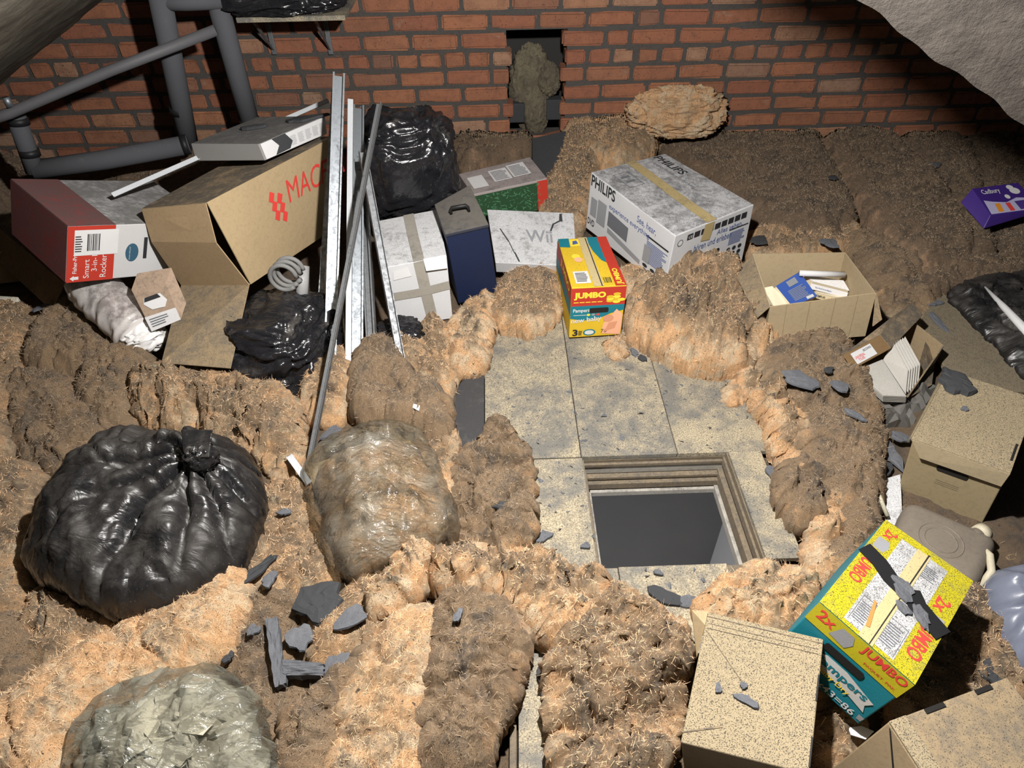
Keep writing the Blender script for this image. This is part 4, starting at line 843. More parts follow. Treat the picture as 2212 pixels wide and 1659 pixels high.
for a, c, d, e in lines(.1, .08, .7, .30, 4, seed=2): mb.add([fn2(a, c), fn2(d, c), fn2(d, e), fn2(a, e)], [[0, 1, 2, 3]])
mb.build('small_print', GREYINK, t)['kind'] = 'stuff'
# ---- flat carton on top of the tilted one
FB = b = Carton('flat_box', (-.914, 2.653, .550), (-5.6, -9.1, -25.2), (.349, .376, .065), dict(LFT=(412, 310), RFT=(558, 311), RFB=(573, 347), LFB=(423, 348), RBT=(702, 250), RBB=(707, 289)), 'flat dented carton with white label lying on tilted brown carton', 'box', dusty('grey_card_sooty', (.24, .235, .225), .9, .75, .3, dustcol=(.095, .092, .088)))
b.rect('label', 'right', .02, .04, .99, .96, WHITE, .0015); b.rects('small_print', 'right', [x_ for i in range(5) for x_ in lines(.42+.115*i, .2, .51+.115*i, .75, 9, .35, i)], LGREY, .0022)
b.poly('dark_wrap', 'right', [(.17, .98), (.24, .5), (.16, .06), (.38, .10), (.44, .45), (.36, .99)], SLATE_D, .0035)
# ---- dark open carton, far left
t = thing('open_carton', tuple(P(60, 640, .02)), 'dark open carton with hanging flap at the left edge', 'box')
o3 = [P(-60, 620, .05), P(120, 600, .05), P(150, 520, .05), P(-60, 520, .05)]; u3 = np.array([0, 0, .15])
ob = MB(); ob.hexa(o3+[p+u3 for p in o3]); bevel(ob.build('body', KRAFT_S, t), .003)
bevel(MB().slab([P(0, 495, .26), P(140, 612, .22), P(114, 672, .13), P(-8, 560, .16)], .004).build('flap', kraft('cardboard_brown', (.28, .19, .11), .5, .3), t), .001)
tag(bevel(MB().slab([P(-40, 640, .14), P(42, 645, .14), P(45, 685, .12), P(20, 710, .12), P(-40, 720, .12)], .02).build('polystyrene_offcut', dusty('polystyrene', (.62, .58, .48), .5, .8, .6)), .004), 'pale polystyrene offcut at the left edge', 'offcut')

# ================================================================== STUDS, PIPES, SHELF
def channel(label, a, c, wd, mat, kind='u', dpt=.018, roll=0, name='metal_stud', group='metal studs'):
    a = np.array(a); c = np.array(c); t = (c-a)/np.linalg.norm(c-a); vw = C-(a+c)/2; vw -= t*(vw@t); vw /= np.linalg.norm(vw)
    s_ = np.cross(t, vw); cr, sr = math.cos(roll), math.sin(roll); s_, vw = s_*cr+vw*sr, vw*cr-s_*sr
    th = .0022; w2 = wd/2
    if kind == 'u': prof = [(-w2, dpt), (-w2, 0), (w2, 0), (w2, dpt), (w2-th, dpt), (w2-th, th), (-w2+th, th), (-w2+th, dpt)]
    elif kind == 'c': prof = [(-w2, 0), (-w2, dpt), (-w2+.006, dpt), (-w2+.006, dpt-th), (-w2+th, dpt-th), (-w2+th, th), (w2-th, th), (w2-th, dpt-th), (w2-.006, dpt-th), (w2-.006, dpt), (w2, dpt), (w2, 0)]
    elif kind == 'l': prof = [(-w2, 0), (w2, 0), (w2, dpt), (w2-th, dpt), (w2-th, th), (-w2, th)]
    else: prof = [(-w2, 0), (w2, 0), (w2, .004), (-w2, .004)]
    V = [a+s_*x_+vw*y_ for x_, y_ in prof]+[c+s_*x_+vw*y_ for x_, y_ in prof]; k = len(prof)
    o = mesh(name, V, [list(range(k))[::-1], list(range(k, 2*k))]+[[i, (i+1) % k, k+(i+1) % k, k+i] for i in range(k)], mat)
    return tag(o, label, 'metal strip', group)
def st(px0, z0, px1, Y1): return P(*px0, z0), W(*px1, Y1)
channel('widest galvanised stud, leftmost of the leaning bundle', *st((712, 800), .06, (732, 165), 2.62), .042, GALV, 'c', .03)
channel('dull steel angle just behind the widest stud', *st((690, 690), .10, (722, 195), 2.72), .020, GALV_D, 'l', .02)
channel('white enamelled strip second from left in the bundle', *st((752, 795), .06, (757, 215), 2.66), .020, TRIMW, 'flat')
channel('galvanised stud with wide web in the middle of bundle', *st((772, 765), .07, (775, 235), 2.72), .040, GALV, 'c', .028)
channel('galvanised stud right of the middle web stud', *st((806, 755), .07, (776, 240), 2.78), .034, GALV_D, 'c', .028, .25)
channel('galvanised u track, rightmost of the leaning bundle', *st((872, 818), .06, (782, 330), 2.42), .026, GALV_D, 'u', .024, -.2)
channel('long thin steel angle crossing in front of the bundle', *st((668, 1003), .06, (820, 225), 2.42), .020, GALV_D, 'l', .016, .4)
channel('white strip lying across the red toy carton', W(243, 422, 2.30), W(709, 217, 3.02), .018, TRIMW, 'l', .010, .2, 'trim_strip', 'white trim strips')
channel('short white strip end poking out beside the clear bag', P(625, 985, .10), P(668, 1045, .06), .020, TRIMW, 'l', .010, 0, 'trim_strip', 'white trim strips')

def pipe(parent, pts, r, mat=FOAM, name='pipe', seg=20): return MB().tube(pts, r, seg).build(name, mat, parent, True)
t = thing('lagged_pipework', tuple(W(400, 305, 3.25)), 'thick grey foam lagged pipes standing before the brick wall', 'pipe')
a0, a1 = W(342, -25, 3.15), W(407, 312, 3.22); b0, b1 = W(462, -25, 3.22), W(541, 270, 3.25)
pipe(t, [a0, a0*.5+a1*.5, a1], .045); pipe(t, [b0, b0*.5+b1*.5, b1], .044); pipe(t, [W(345, 4, 3.15), W(400, 4, 3.17), W(478, 0, 3.2)], .034, name='cross_pipe')
e_ = W(30, 238, 2.95); g_ = W(76, 372, 2.92); pipe(t, [e_, g_], .037); pipe(t, [W(72, 368, 2.92), W(230, 345, 3.02), W(408, 312, 3.14)], .042)
for p_, d_, r_ in ((W(390, 237, 3.204), a1-a0, .0475), (W(540, 262, 3.248), b1-b0, .0465), (W(40, 262, 2.945), g_-e_, .040), (W(64, 330, 2.928), g_-e_, .040), (W(400, 313, 3.135), W(408, 312, 3.14)-W(230, 345, 3.02), .045)):
    d_ = d_/np.linalg.norm(d_); pipe(t, [p_-d_*.014, p_+d_*.014], r_, BLACKT, 'tape_band')
t = thing('thin_pipe', tuple(W(20, 255, 2.8)), 'long thin grey pipe slanting across the lagged pipes', 'pipe')
pipe(t, [W(-60, 272, 2.75), W(20, 245, 2.80), W(240, 152, 2.92), W(466, 65, 3.05)], .021, dusty('grey_pipe', (.10, .10, .105), .3, .6, .15, spec=.4, side=.1))
c_ = W(22, 230, 2.79); pipe(t, [c_, c_+np.array([0, 0, .035])], .014, GALV, 'clip', 12)
t = thing('wall_shelf', tuple(W(640, 20, 3.4)), 'chipboard shelf on metal brackets fixed to the brick wall', 'shelf')
s0, s1 = W(545, 46, 3.22), W(738, 42, 3.22); sz = (s0[2]+s1[2])/2
bevel(MB().box(s0[0]-.06, 3.20, sz, s1[0]+.02, YW-.004, sz+.02).build('board', CHIP, t), .002)
for px_ in (588, 711):
    x_ = W(px_, 100, 3.58)[0]; zt = sz-.002; zl = W(px_, 118, 3.59)[2]
    k_ = MB(); k_.box(x_-.012, YW-.012, zl, x_+.012, YW-.004, zt); k_.box(x_-.012, 3.30, zt-.008, x_+.012, YW-.012, zt)
    k_.hexa([(x_-.004, YW-.03, zl+.03), (x_+.004, YW-.03, zl+.03), (x_+.004, YW-.012, zl+.02), (x_-.004, YW-.012, zl+.02), (x_-.004, 3.34, zt-.012), (x_+.004, 3.34, zt-.012), (x_+.004, 3.38, zt-.008), (x_-.004, 3.38, zt-.008)])
    bevel(k_.build('bracket', GALV_D, t), .002)

# ================================================================== BAGS
def blob(name, ctr, rad, label, mat, seed, wr=.03, rz=0, power=2.4, flatb=.6, group=None, pleat=None, parent=None, cat='bag', nu=120, nv=80):
    u, v = np.meshgrid(np.linspace(0, 2*np.pi, nu, endpoint=False), np.linspace(-np.pi/2, np.pi/2, nv)); u = u.ravel(); v = v.ravel()
    sp = lambda a, e: np.sign(a)*np.abs(a)**e
    e = 2/power; d = np.stack([sp(np.cos(v), e)*sp(np.cos(u), e), sp(np.cos(v), e)*sp(np.sin(u), e), sp(np.sin(v), e)], 1)
    dn = np.stack([np.cos(v)*np.cos(u), np.cos(v)*np.sin(u), np.sin(v)], 1)
    s = seed*7.1; big = fbm(dn*1.6+s, 3); q3 = dn*2.0+.4*np.stack([fbm(dn*1.5+s+5, 2)]*3, 1)
    rid = 1-np.abs(fbm(q3*np.array([1, 1, 1.9])+s+11, 3, .42))*2; fine = fbm(dn*9+s, 2)
    k = 1+.12*big+wr*(rid-.5)*2.2+.006*fine
    if pleat: k += pleat*np.abs(np.sin(u*9+2*fbm(dn*2+s+2, 2)))*sstep(.2, 1.3, v)
    V = d*k[:, None]*np.array(rad)
    V[:, 2] = np.where(V[:, 2] < -rad[2]*flatb, -rad[2]*flatb+(V[:, 2]+rad[2]*flatb)*.12, V[:, 2])
    V = V@eul(0, 0, rz).T+np.array(ctr)
    o = mesh(name, V, grid_faces(nu, nv, True), mat, parent, smooth=True)
    if parent is None: tag(o, label, cat, group)
    return o
pc = W(882, 362, 2.78); blob('bin_bag', pc, (.205, .17, .235), 'upright full black bin bag behind the metal studs', BAG, 3, .045, 10, 3.2, .9)
pc = P(615, 738, .12); blob('bin_bag', pc, (.185, .20, .15), 'black bin bag under the hanging carton flap', BAG, 5, .05, -15, 2.8, .7)
pc = P(858, 728, .06); blob('bin_bag', pc, (.10, .08, .06), 'small black plastic scrap right of the stud feet', BAG, 6, .07, 20, 2.4, .7, nu=60, nv=40)
pc = W(612, -8, 3.34); blob('bin_bag', (pc[0]-.02, 3.33, sz+.075), (.27, .16, .075), 'black bin bag lying on the wall shelf', BAG, 8, .06, 0, 2.8, .65)
# the knotted bag
def domebag(name, outline, z0, h, label, mat, knot=None, edge=.2, pl=.018, seed=1, res=.007, cat='bag', parent=None, crink=0.0, zf=.25, asroot=True):
    V, Q, D = lump_mesh(outline, z0, h, res=res, edge=edge, jit=.006, crumple=0, und=.26, seed=seed, bulge=.02, zf=zf, power=2.1, ch=1)
    if knot is not None:
        K = P(*knot, z0+h*.85); dx, dy = V[:, 0]-K[0], V[:, 1]-K[1]; r = np.hypot(dx, dy); th = np.arctan2(dy, dx)
        w_ = np.abs(np.sin(th*6.5+1.2*fbm(p3(V[:, 0]*4, V[:, 1]*4, 2.), 2)+seed))
        V[:, 2] += -pl*(1-w_)**3*2.2*np.exp(-r/.22)+pl*.5*(w_-.5)*np.exp(-r/.35)
        V[:, 2] += .05*np.exp(-(r/.10)**2)-.035*np.exp(-(r/.035)**2)
    q3 = p3(V[:, 0]*9, V[:, 1]*9, V[:, 2]*9+seed)
    V[:, 2] += crink*(1-np.abs(fbm(q3*np.array([1, .5, 1]), 3, .45))*2)+.0012*fbm(q3*3, 2)
    o = mesh(name, V, Q, mat, parent, smooth=True)
    if parent is None: tag(o, label, cat)
    return o
out_ = [(58, 1195), (115, 1085), (215, 985), (330, 950), (440, 965), (530, 985), (562, 1050), (560, 1110), (520, 1200), (425, 1290), (335, 1312), (255, 1325), (150, 1275), (82, 1245)]
t = thing('bin_bag', tuple(P(300, 1150, .05)), 'large knotted black bin bag lying on insulation at left', 'bag')
domebag('bag', out_, .05, .24, '', BAG_D, (432, 1000), .22, .040, 4, parent=t, crink=.010)
kp = P(428, 1000, .31); kn = blob('knot', kp+np.array([.0, .02, -.005]), (.042, .034, .042), '', BAG_D, 13, .12, 20, 2.0, 1.2, parent=t, nu=50, nv=36, pleat=.25)
bevel(MB().slab([kp+np.array([-.03, .0, .02]), kp+np.array([.035, .0, .02]), kp+np.array([.045, .05, .07]), kp+np.array([-.035, .05, .075])], .006).build('tied_ear', BAG_D, t), .002)
# clear bag of insulation on a board
t = thing('clear_bag', tuple(P(820, 1180, .0)), 'clear plastic bag stuffed with insulation on a wooden board', 'bag')
ob = [(665, 1005), (740, 955), (830, 935), (905, 945), (940, 1010), (985, 1130), (965, 1165), (880, 1195), (800, 1235), (740, 1240), (705, 1150), (680, 1080)]
def shrink(o_, f, c=None):
    o_ = np.array(o_, float); c = o_.mean(0) if c is None else c; return [tuple(p) for p in c+(o_-c)*f]
V, Q, D = lump_mesh(shrink(ob, .84), .045, .135, res=.007, edge=.13, jit=.01, crumple=.35, seed=77); w_ = mesh('wool_filling', V, Q, WOOL['mid'], t, smooth=True)
at = w_.data.attributes.new('fresh', 'FLOAT', 'POINT'); at.data.foreach_set('value', np.full(len(V), .2, np.float32))
domebag('plastic_film', ob, .04, .185, '', CLEAR, (850, 1180), .15, .006, 9, parent=t, crink=.010)
bevel(MB().slab([P(662, 1010, .045), P(905, 925, .045), P(990, 1140, .03), P(745, 1250, .03)], .012).build('board', KRAFT, t), .002)
# clear bag of paper, bottom left
t = thing('clear_bag', tuple(P(380, 1600, .0)), 'crumpled clear plastic bag of torn paper at bottom left', 'bag')
ob = [(150, 1610), (190, 1545), (300, 1490), (420, 1458), (490, 1455), (520, 1490), (575, 1580), (620, 1720), (140, 1720)]
V, Q, D = lump_mesh(shrink(ob, .85), .03, .09, res=.008, edge=.12, crumple=1., seed=78); mesh('torn_paper', V, Q, flat('old_paper', (.40, .375, .30)), t, smooth=True)
r_ = random.Random(11)
for i in range(14):
    x_, y_ = r_.uniform(270, 480), r_.uniform(1560, 1680); p = P(x_, y_, .128+r_.uniform(-.015, .015)); a = r_.uniform(0, 6.28); L_ = r_.uniform(.03, .06)
    d1 = np.array([math.cos(a), math.sin(a), r_.uniform(-.2, .5)])*L_; d2 = np.array([-math.sin(a), math.cos(a), r_.uniform(-.3, .3)])*L_*.4
    MB().slab([p-d1-d2, p+d1*.8-d2, p+d1+d2*.7, p-d1*.7+d2], .0012).build('paper_scrap', flat('old_paper_light', (.46, .43, .34)) if i == 0 else bpy.data.materials['old_paper_light'], t)
V, Q, D = lump_mesh(ob, .03, .15, res=.021, edge=.13, jit=.004, crumple=.25, und=.2, seed=15, bulge=.02, zf=.25, power=2.1); V += np.random.RandomState(3).normal(size=V.shape)*np.array([.006, .006, .0065])
mesh('plastic_film', V, np.concatenate([Q[:, [0, 1, 2]], Q[:, [0, 2, 3]]]), CLEAR2, t)
# wrapped roll
t = thing('wrapped_roll', tuple(P(260, 740, .06)), 'white roll wrapped in dusty clear plastic left of carton flap', 'roll')
r0_, r1_ = P(205, 625, .24), P(308, 722, .15)
mb = MB(); seg = 40; pts = [r0_+(r1_-r0_)*k for k in np.linspace(-.15, 1, 60)]
rr = [.088*(1 if k < 55 else 1-.035*(k-54)) for k in range(60)]; mb.tube(pts, rr, seg); V = np.array(mb.V); nn = fbm(V*np.array([14, 14, 14]), 3)
ax = (r1_-r0_)/np.linalg.norm(r1_-r0_); tt = (V-r0_)@ax; rad = V-(r0_+tt[:, None]*ax); rad /= np.linalg.norm(rad, axis=1)[:, None]+1e-9
V += rad*(nn*.006+.003*np.sin(tt*90+nn*4))[:, None]
WRAP = dusty('plastic_wrap', (.60, .57, .55), .75, .25, .35, spec=.6, dustcol=(.16, .14, .13)); mesh('roll', V, mb.F, WRAP, t, smooth=True)
en = blob('gathered_end', r1_+ax*.004, (.072, .072, .05), '', dusty('plastic_wrap_clean', (.72, .71, .70), .1, .2, .05, spec=.6), 21, .10, 30, 2.6, 1., parent=t, nu=60, nv=40)
# cables and white pipe beneath the tilted carton
t = thing('cable_coil', tuple(P(615, 605, .30)), 'coil of grey white cable under the tilted carton', 'cable')
for k in range(3):
    cc = W(612+6*k, 600-4*k, 2.03); MB().tube([cc+np.array([.045*math.cos(a), .012*k, .05*math.sin(a)]) for a in np.linspace(0, 5.4, 22)], .008, 8).build('cable_loop', flat('cable_sheath', (.17, .17, .165)), t, True)
tag(MB().tube([W(655, 575, 2.12), W(652, 640, 2.05)], .022, 16).build('plastic_pipe', dusty('white_plastic', (.3, .3, .3), .4, .5, .5, side=.3), smooth=True), 'short white plastic pipe behind the leaning studs', 'pipe')

# ================================================================== RIGHT SIDE
# torn carton of ribbed tiles
TILE = dusty('white_tile', (.42, .405, .37), .2, .45, .3, spec=.4)
t = thing('tile_carton', tuple(P(1930, 860, .0)), 'torn carton of white ribbed tiles wrapped in grey film', 'box')
c0, c1, c2, c3 = P(1852, 800, .02), P(1950, 860, .02), P(2010, 800, .02), P(1925, 730, .02)
e1_ = np.array([0, 0, .115])
mb = MB(); mb.slab([c1, c2, c2+e1_, snap(c1+e1_, 1960, 858)], .005); tl = bevel(mb.build('side_panel', KRAFT_D, t), .001)
bevel(MB().slab([c2, c3, c3+e1_, c2+e1_], .005).build('side_panel', KRAFT_D, t), .001)
A4, B4, C4, D4 = P(1821, 767, .160), P(1842, 798, .130), P(1924, 753, .145), P(1901, 724, .172)
bevel(MB().slab([A4, B4, C4, D4], .004).build('lid_side', kraft('cardboard_tan', (.20, .125, .06), .2, .25), t), .001)
bevel(MB().slab([D4, C4, P(1993, 681, .160), P(1970, 654, .186)], .004).build('lid_top', KRAFT_S, t), .001); bevel(MB().slab([A4, D4, P(1970, 654, .186), P(1920, 690, .188)], .004).build('lid_top', KRAFT_S, t), .001)
bevel(MB().slab([P(1962, 860, .06), P(2012, 832, .05), P(2020, 772, .06), P(1998, 738, .11)], .005).build('side_panel', KRAFT_S, t), .001)
lq = [B4, C4, D4, A4]
ln = np.cross(lq[1]-lq[0], lq[3]-lq[0]); ln /= np.linalg.norm(ln); ln *= (1 if ln@(C-lq[0]) > 0 else -1)
lf = lambda u, v: lq[0]*(1-u)*(1-v)+lq[1]*u*(1-v)+lq[2]*u*v+lq[3]*(1-u)*v+ln*.0035
mesh('paper_label', [lf(.14, .12), lf(.66, .12), lf(.66, .86), lf(.14, .86)], [[0, 1, 2, 3]], WHITE, t); lf2 = lambda u, v: lf(u, v)+ln*.0008
ls = (np.linalg.norm(lq[1]-lq[0]), np.linalg.norm(lq[3]-lq[0]))
put_text(lf2, ls, 'UNIVERSAL', .17, .42, ls[0]*.25, REDINK, ls[1]*.16, 0, .01, t); put_text(lf2, ls, 'TILES', .22, .24, ls[0]*.15, REDINK, ls[1]*.15, 0, .01, t); put_text(lf2, ls, 'SECONDS', .42, .62, ls[0]*.21, INK, ls[1]*.13, 0, .01, t)
def tile(label, q, th=.008):
    q = [np.asarray(p, float) for p in q]; n = np.cross(q[1]-q[0], q[3]-q[0]); n /= np.linalg.norm(n); n *= (1 if n@(C-q[0]) > 0 else -1)
    mb = MB(); mb.slab(q, th); k = 18
    for i in range(k):
        a, c = (i+.15)/k, (i+.6)/k; f = lambda u, v: q[0]*(1-u)*(1-v)+q[1]*u*(1-v)+q[2]*u*v+q[3]*(1-u)*v+n*(th/2+.0004)
        mb.slab([f(.03, a*.94+.03), f(.97, a*.94+.03), f(.97, c*.94+.03), f(.03, c*.94+.03)], .0016)
    return tag(mb.build('ribbed_tile', TILE), label, 'tile', 'tiles in the torn carton')
for i in range(4):
    o_ = np.array([.004*i, .002*i, -.009*i]); tile(['topmost ribbed tile of the flat stack in torn carton', 'ribbed tile second from top of the flat stack', 'ribbed tile third from top of the flat stack', 'lowest visible ribbed tile of the flat stack'][i], [P(1845, 803, .10)+o_, P(1908, 856, .085)+o_, P(1957, 858, .085)+o_, P(1905, 778, .105)+o_])
for i in range(6):
    f_ = i/5; o_ = np.array([.011*i, .006*i, .0])
    tile('leaning ribbed tile %s in the torn carton' % ['nearest the flat stack', 'second from the flat stack', 'third from the flat stack', 'fourth from the flat stack', 'second from the grey side panel', 'beside the grey side panel'][i], [P(1908, 778, .10)+o_, P(1957, 852, .065)+o_, P(1962, 800, .125)+o_, P(1930, 740, .150)+o_], .006)
FILM = dusty('grey_film', (.12, .115, .105), .2, .25, .1, spec=.6)
V, Q, D = lump_mesh([(1865, 830), (1900, 838), (1950, 862), (2000, 820), (2012, 835), (1985, 900), (1945, 925), (1905, 915), (1895, 870)], -.005, .055, res=.014, edge=.05, crumple=1.0, seed=91, jit=.008); mesh('torn_film', V, Q, FILM, t, smooth=False)
# jerry can
t = thing('jerry_can', tuple(P(2030, 1215, .0)), 'dirty grey plastic jerry can lying flat behind the big nappy carton', 'can')
JC = dusty('dirty_plastic', (.17, .145, .115), .55, .6, .2, dustcol=(.125, .105, .085), side=.3)
jq = [P(1890, 1235, .0), P(2080, 1310, .0), P(2128, 1205, .0), P(1935, 1120, .0)]; ju = np.array([0, 0, .105])
jb = MB().hexa([*jq, *[p+ju for p in jq]]).build('body', JC, t, True); bevel(jb, .035, 5)
jc = sum(jq)/4+ju
for r_ in (.055, .040): MB().tube([jc+np.array([r_*math.cos(a)-.01, r_*math.sin(a), -.0005]) for a in np.linspace(0, 2*math.pi, 30)], .0022, 6).build('embossed_ring', JC, t, True)
k0 = P(2108, 1158, .085); kd = np.array([.8, .35, .1]); kd /= np.linalg.norm(kd); CREAM = dusty('cream_plastic', (.42, .38, .28), .25, .5, .2)
MB().tube([k0-kd*.025, k0+kd*.012], .020, 18).build('neck', JC, t, True); MB().tube([k0+kd*.010, k0+kd*.032], .024, 20).build('cap', CREAM, t, True)
h_ = [P(2112, 1178, .085), P(2138, 1200, .095), P(2142, 1235, .085), P(2118, 1268, .06)]; MB().tube(h_, .010, 12).build('handle', CREAM, t, True)
# chipboard panel, black sheet and strip at the right edge
tag(bevel(MB().slab([P(1985, 700, .045), P(2030, 620, .045), P(2110, 595, .045), P(2290, 700, .045), P(2212, 850, .045), P(2150, 850, .045), P(2040, 800, .045)], .018).build('loft_board', dusty('speckled_board', (.20, .165, .11), .3, .9, .75, grain=.4)), .002), 'speckled chipboard panel at the right under black sheeting', 'board')
t = thing('black_sheeting', tuple(P(2180, 680, .06)), 'black plastic sheeting with a white tube at the right edge', 'sheeting')
V, Q, D = lump_mesh([(2055, 632), (2085, 610), (2120, 598), (2230, 580), (2300, 640), (2300, 860), (2212, 800), (2170, 745), (2120, 700), (2075, 655)], .055, .05, res=.008, edge=.08, crumple=.25, seed=93, jit=.006); mesh('sheet', V, Q, BAG_D, t, smooth=True)
MB().tube([P(2128, 620, .12), P(2170, 665, .12), P(2260, 760, .12)], [.004, .012, .018], 10).build('white_tube', WHITE, t, True)
# chocolate selection box
b = Carton('chocolate_box', (2.142, 2.613, .212), (16.8, -8.5, 13.0), (.263, .160, .022), dict(LBT=(2100, 407), LFT=(2140, 465)), 'purple chocolate selection box lying on insulation at right edge', 'box', dusty('purple_print', (.045, .02, .17), .1, .45, .1))
b.poly('printed_panel', 'top', [(.02, .02), (.98, .02), (.98, .40), (.7, .48), (.45, .36), (.2, .44), (.05, .52)], flat('lilac_print', (.42, .40, .58)), .0016); b.text('top', 'Cadbury', .12, .68, .085, WHITE, .034, 0, .01)
b.poly('bar_picture', 'top', [(.18, .06), (.28, .06), (.31, .36), (.21, .36)], flat('orange_print', (.65, .25, .02)), .0022); b.poly('bar_picture', 'top', [(.40, .05), (.49, .05), (.50, .34), (.41, .34)], REDINK, .0022); b.rect('bar_picture', 'top', .60, .06, .90, .36, flat('purple_ink', (.06, .03, .2)), .0022)
b.ell('snow_picture', 'top', .78, .72, .10, .12, WHITE); b.ell('snow_picture', 'top', .74, .86, .07, .085, WHITE, .0022); b.ell('snow_picture', 'top', .55, .55, .05, .08, WHITE)
# printed carrier bag at the right edge
t = thing('carrier_bag', tuple(P(2190, 1330, .0)), 'pale blue printed plastic carrier bag at the right edge', 'bag')
V, Q, D = lump_mesh([(2127, 1262), (2170, 1250), (2290, 1240), (2320, 1480), (2212, 1440), (2175, 1370), (2140, 1310)], .0, .14, res=.008, edge=.06, crumple=.35, seed=95, jit=.006); mesh('bag', V, Q, dusty('pale_blue_plastic', (.13, .145, .19), .1, .35, .05, spec=.5), t, smooth=True)
# slate slab by the gable hole
def shard(label, px, z, sz, seed=0, el=1.0, ang=0, th=.007, tilt=(0, 0), mat=None, group='slate fragments', name='slate_fragment', base=None):
    r = random.Random(seed*31+5); n = r.randint(13, 19); c = P(*px, z) if base is None else np.array(base); a0 = math.radians(ang); pts = []
    for k in range(n):
        a = 2*math.pi*(k+r.uniform(-.3, .3))/n; ra = sz*r.uniform(.78, 1.08)*(1+.16*math.sin(2*a+seed)+.13*math.sin(3*a+seed*2.1)); x_, y_ = ra*math.cos(a)*el, ra*math.sin(a)/math.sqrt(el)
        pts.append((x_*math.cos(a0)-y_*math.sin(a0), x_*math.sin(a0)+y_*math.cos(a0)))
    def lift(x_, y_): return x_*tilt[0]+y_*tilt[1]
    V = [c+np.array([x_, y_, lift(x_, y_)]) for x_, y_ in pts]
    for f_, zf_ in ((.96, 1.0), (.70, 1.15), (.38, 1.2)): V += [c+np.array([x_*f_*r.uniform(.95, 1.03), y_*f_*r.uniform(.95, 1.03), lift(x_, y_)*f_+th*zf_*r.uniform(.85, 1.12)]) for x_, y_ in pts]
    Fc = [list(range(n))[::-1], list(range(3*n, 4*n))]+[[k_*n+i, k_*n+(i+1) % n, (k_+1)*n+(i+1) % n, (k_+1)*n+i] for k_ in range(3) for i in range(n)]
    o = mesh(name, V, Fc, mat or SLATE); return tag(o, label, 'slate', group)
tag(bevel(MB().slab([P(1150, 300, .22), P(1222, 284, .24), P(1228, 330, .17), P(1196, 412, .10), P(1150, 352, .15)], .012).build('slate_slab', SLATE_D), .003), 'broad dark slate slab leaning below the wall hole', 'slate')
S = [('largest grey slate piece left of the torn ridge', (690, 1302), .07, .062, 1.0, 20), 
     ('leaf shaped slate piece above the thick chunk', (648, 1378), .06, .033, 1.2, 70), ('dark flat slate under the curling peach flap', (756, 1336), .10, .034, 1.6, 25), ('thin slate splinter beside the knotted bag', (548, 1238), .075, .026, 2.8, 40), ('small slate flake below the thin splinter', (583, 1252), .07, .020, 1.3, 60),
     ('small grey slate on orange wool beside clear bag', (615, 1107), .085, .016, 1.2, 10), ('short black slate bar left of the hatch boards', (1090, 1092), .095, .022, 2.4, 2), ('wide grey slate on the brown slab beside hatch', (1728, 822), .155, .048, 1.4, -15), ('grey slate right of the wide one on brown slab', (1815, 835), .15, .026, 1.3, -40),
     ('tiny slate on the brown slab near the book carton', (1790, 800), .15, .016, 1.3, 10), ('slate sliver at lower end of brown slab', (1848, 898), .15, .018, 2.0, -50), ('slate stick lying on the chipboard panel', (2030, 700), .058, .026, 2.4, 105), ('flat slate on the chipboard panel below black sheeting', (2032, 622), .06, .032, 1.2, 30), ('small slate at the left end of chipboard panel', (2018, 655), .058, .022, 1.8, 10),
     ('slate chip on boards before the crumpled roll', (1370, 762), .004, .016, 1.5, -60), ('slate chip beside the crumpled roll edge', (1388, 775), .004, .014, 1.6, -50), ('dark slate flake on the boards left of hatch', (1175, 1160), .004, .020, 1.4, 20), ('small slate flake between hatch and its neighbour flake', (1265, 1180), .004, .012, 1.1, 0), ('triangular slate on the narrow chipboard strip', (1178, 1480), .02, .028, 1.5, 100),
     ('slate sliver on the grey brown slab at front', (990, 1330), .15, .013, 1.6, 80), ('grey slate chip left of the long charred lath', (548, 1362), .055, .016, 1.2, 40), ('grey slate chip near the orange blanket edge', (492, 1420), .055, .014, 1.2, 10), ('slate flake beside the dark open carton flap', (90, 665), .15, .025, 1.4, 20),
     ('cracked slate behind the thin crossing angle', (716, 935), .05, .030, 1.2, 30), ('lower cracked slate behind the thin crossing angle', (720, 965), .05, .026, 1.4, -20), ('dark slate flake in far right insulation', (2018, 358), .14, .030, 1.4, 30), ('slate flake behind the open book carton', (1790, 525), .13, .03, 1.6, -30), ('slate flake right of the home cinema carton', (1640, 520), .11, .035, 1.3, 20),
     ('slate in the heap left of the archive box', (1905, 955), .05, .036, 1.2, 80), ('upright edged slate in the heap near archive box', (1925, 985), .04, .034, 1.5, 100), ('lowest slate in the heap left of archive box', (1910, 1015), .035, .026, 1.2, 30), ('slate at the top of heap under torn film', (1945, 945), .045, .028, 1.2, 10), ('grey slate chip on boards front of hatch', (1422, 1238), .004, .010, 1.4, 0),
     ('slate shard behind the sooty corner carton', (2150, 1448), .05, .04, 1.4, 20), ('dark slate at the left edge under orange blanket', (30, 1565), .05, .05, 1.2, 20), ('small slate left of the peach strip on hatch side', (1665, 1020), .02, .02, 1.2, 80), ('slate wedge on boards at the lower hatch corner', (1440, 1290), .004, .032, 1.6, -30), ('second slate wedge before the hatch boards', (1490, 1300), .004, .022, 1.4, 10),
     ('flat slate between tan fold and orange strip', (730, 1425), .05, .030, 1.3, 60), ('slate flake on far brown strip', (1800, 385), .16, .02, 1.5, 30)]
for i, (lb, px, z, sz_, el, an) in enumerate(S): shard(lb, px, z, sz_, i+3, el, an, .006 if sz_ < .05 else .012, (random.Random(i).uniform(-.15, .15), random.Random(i+9).uniform(-.1, .25)), SLATE if i % 3 else SLATE_D)
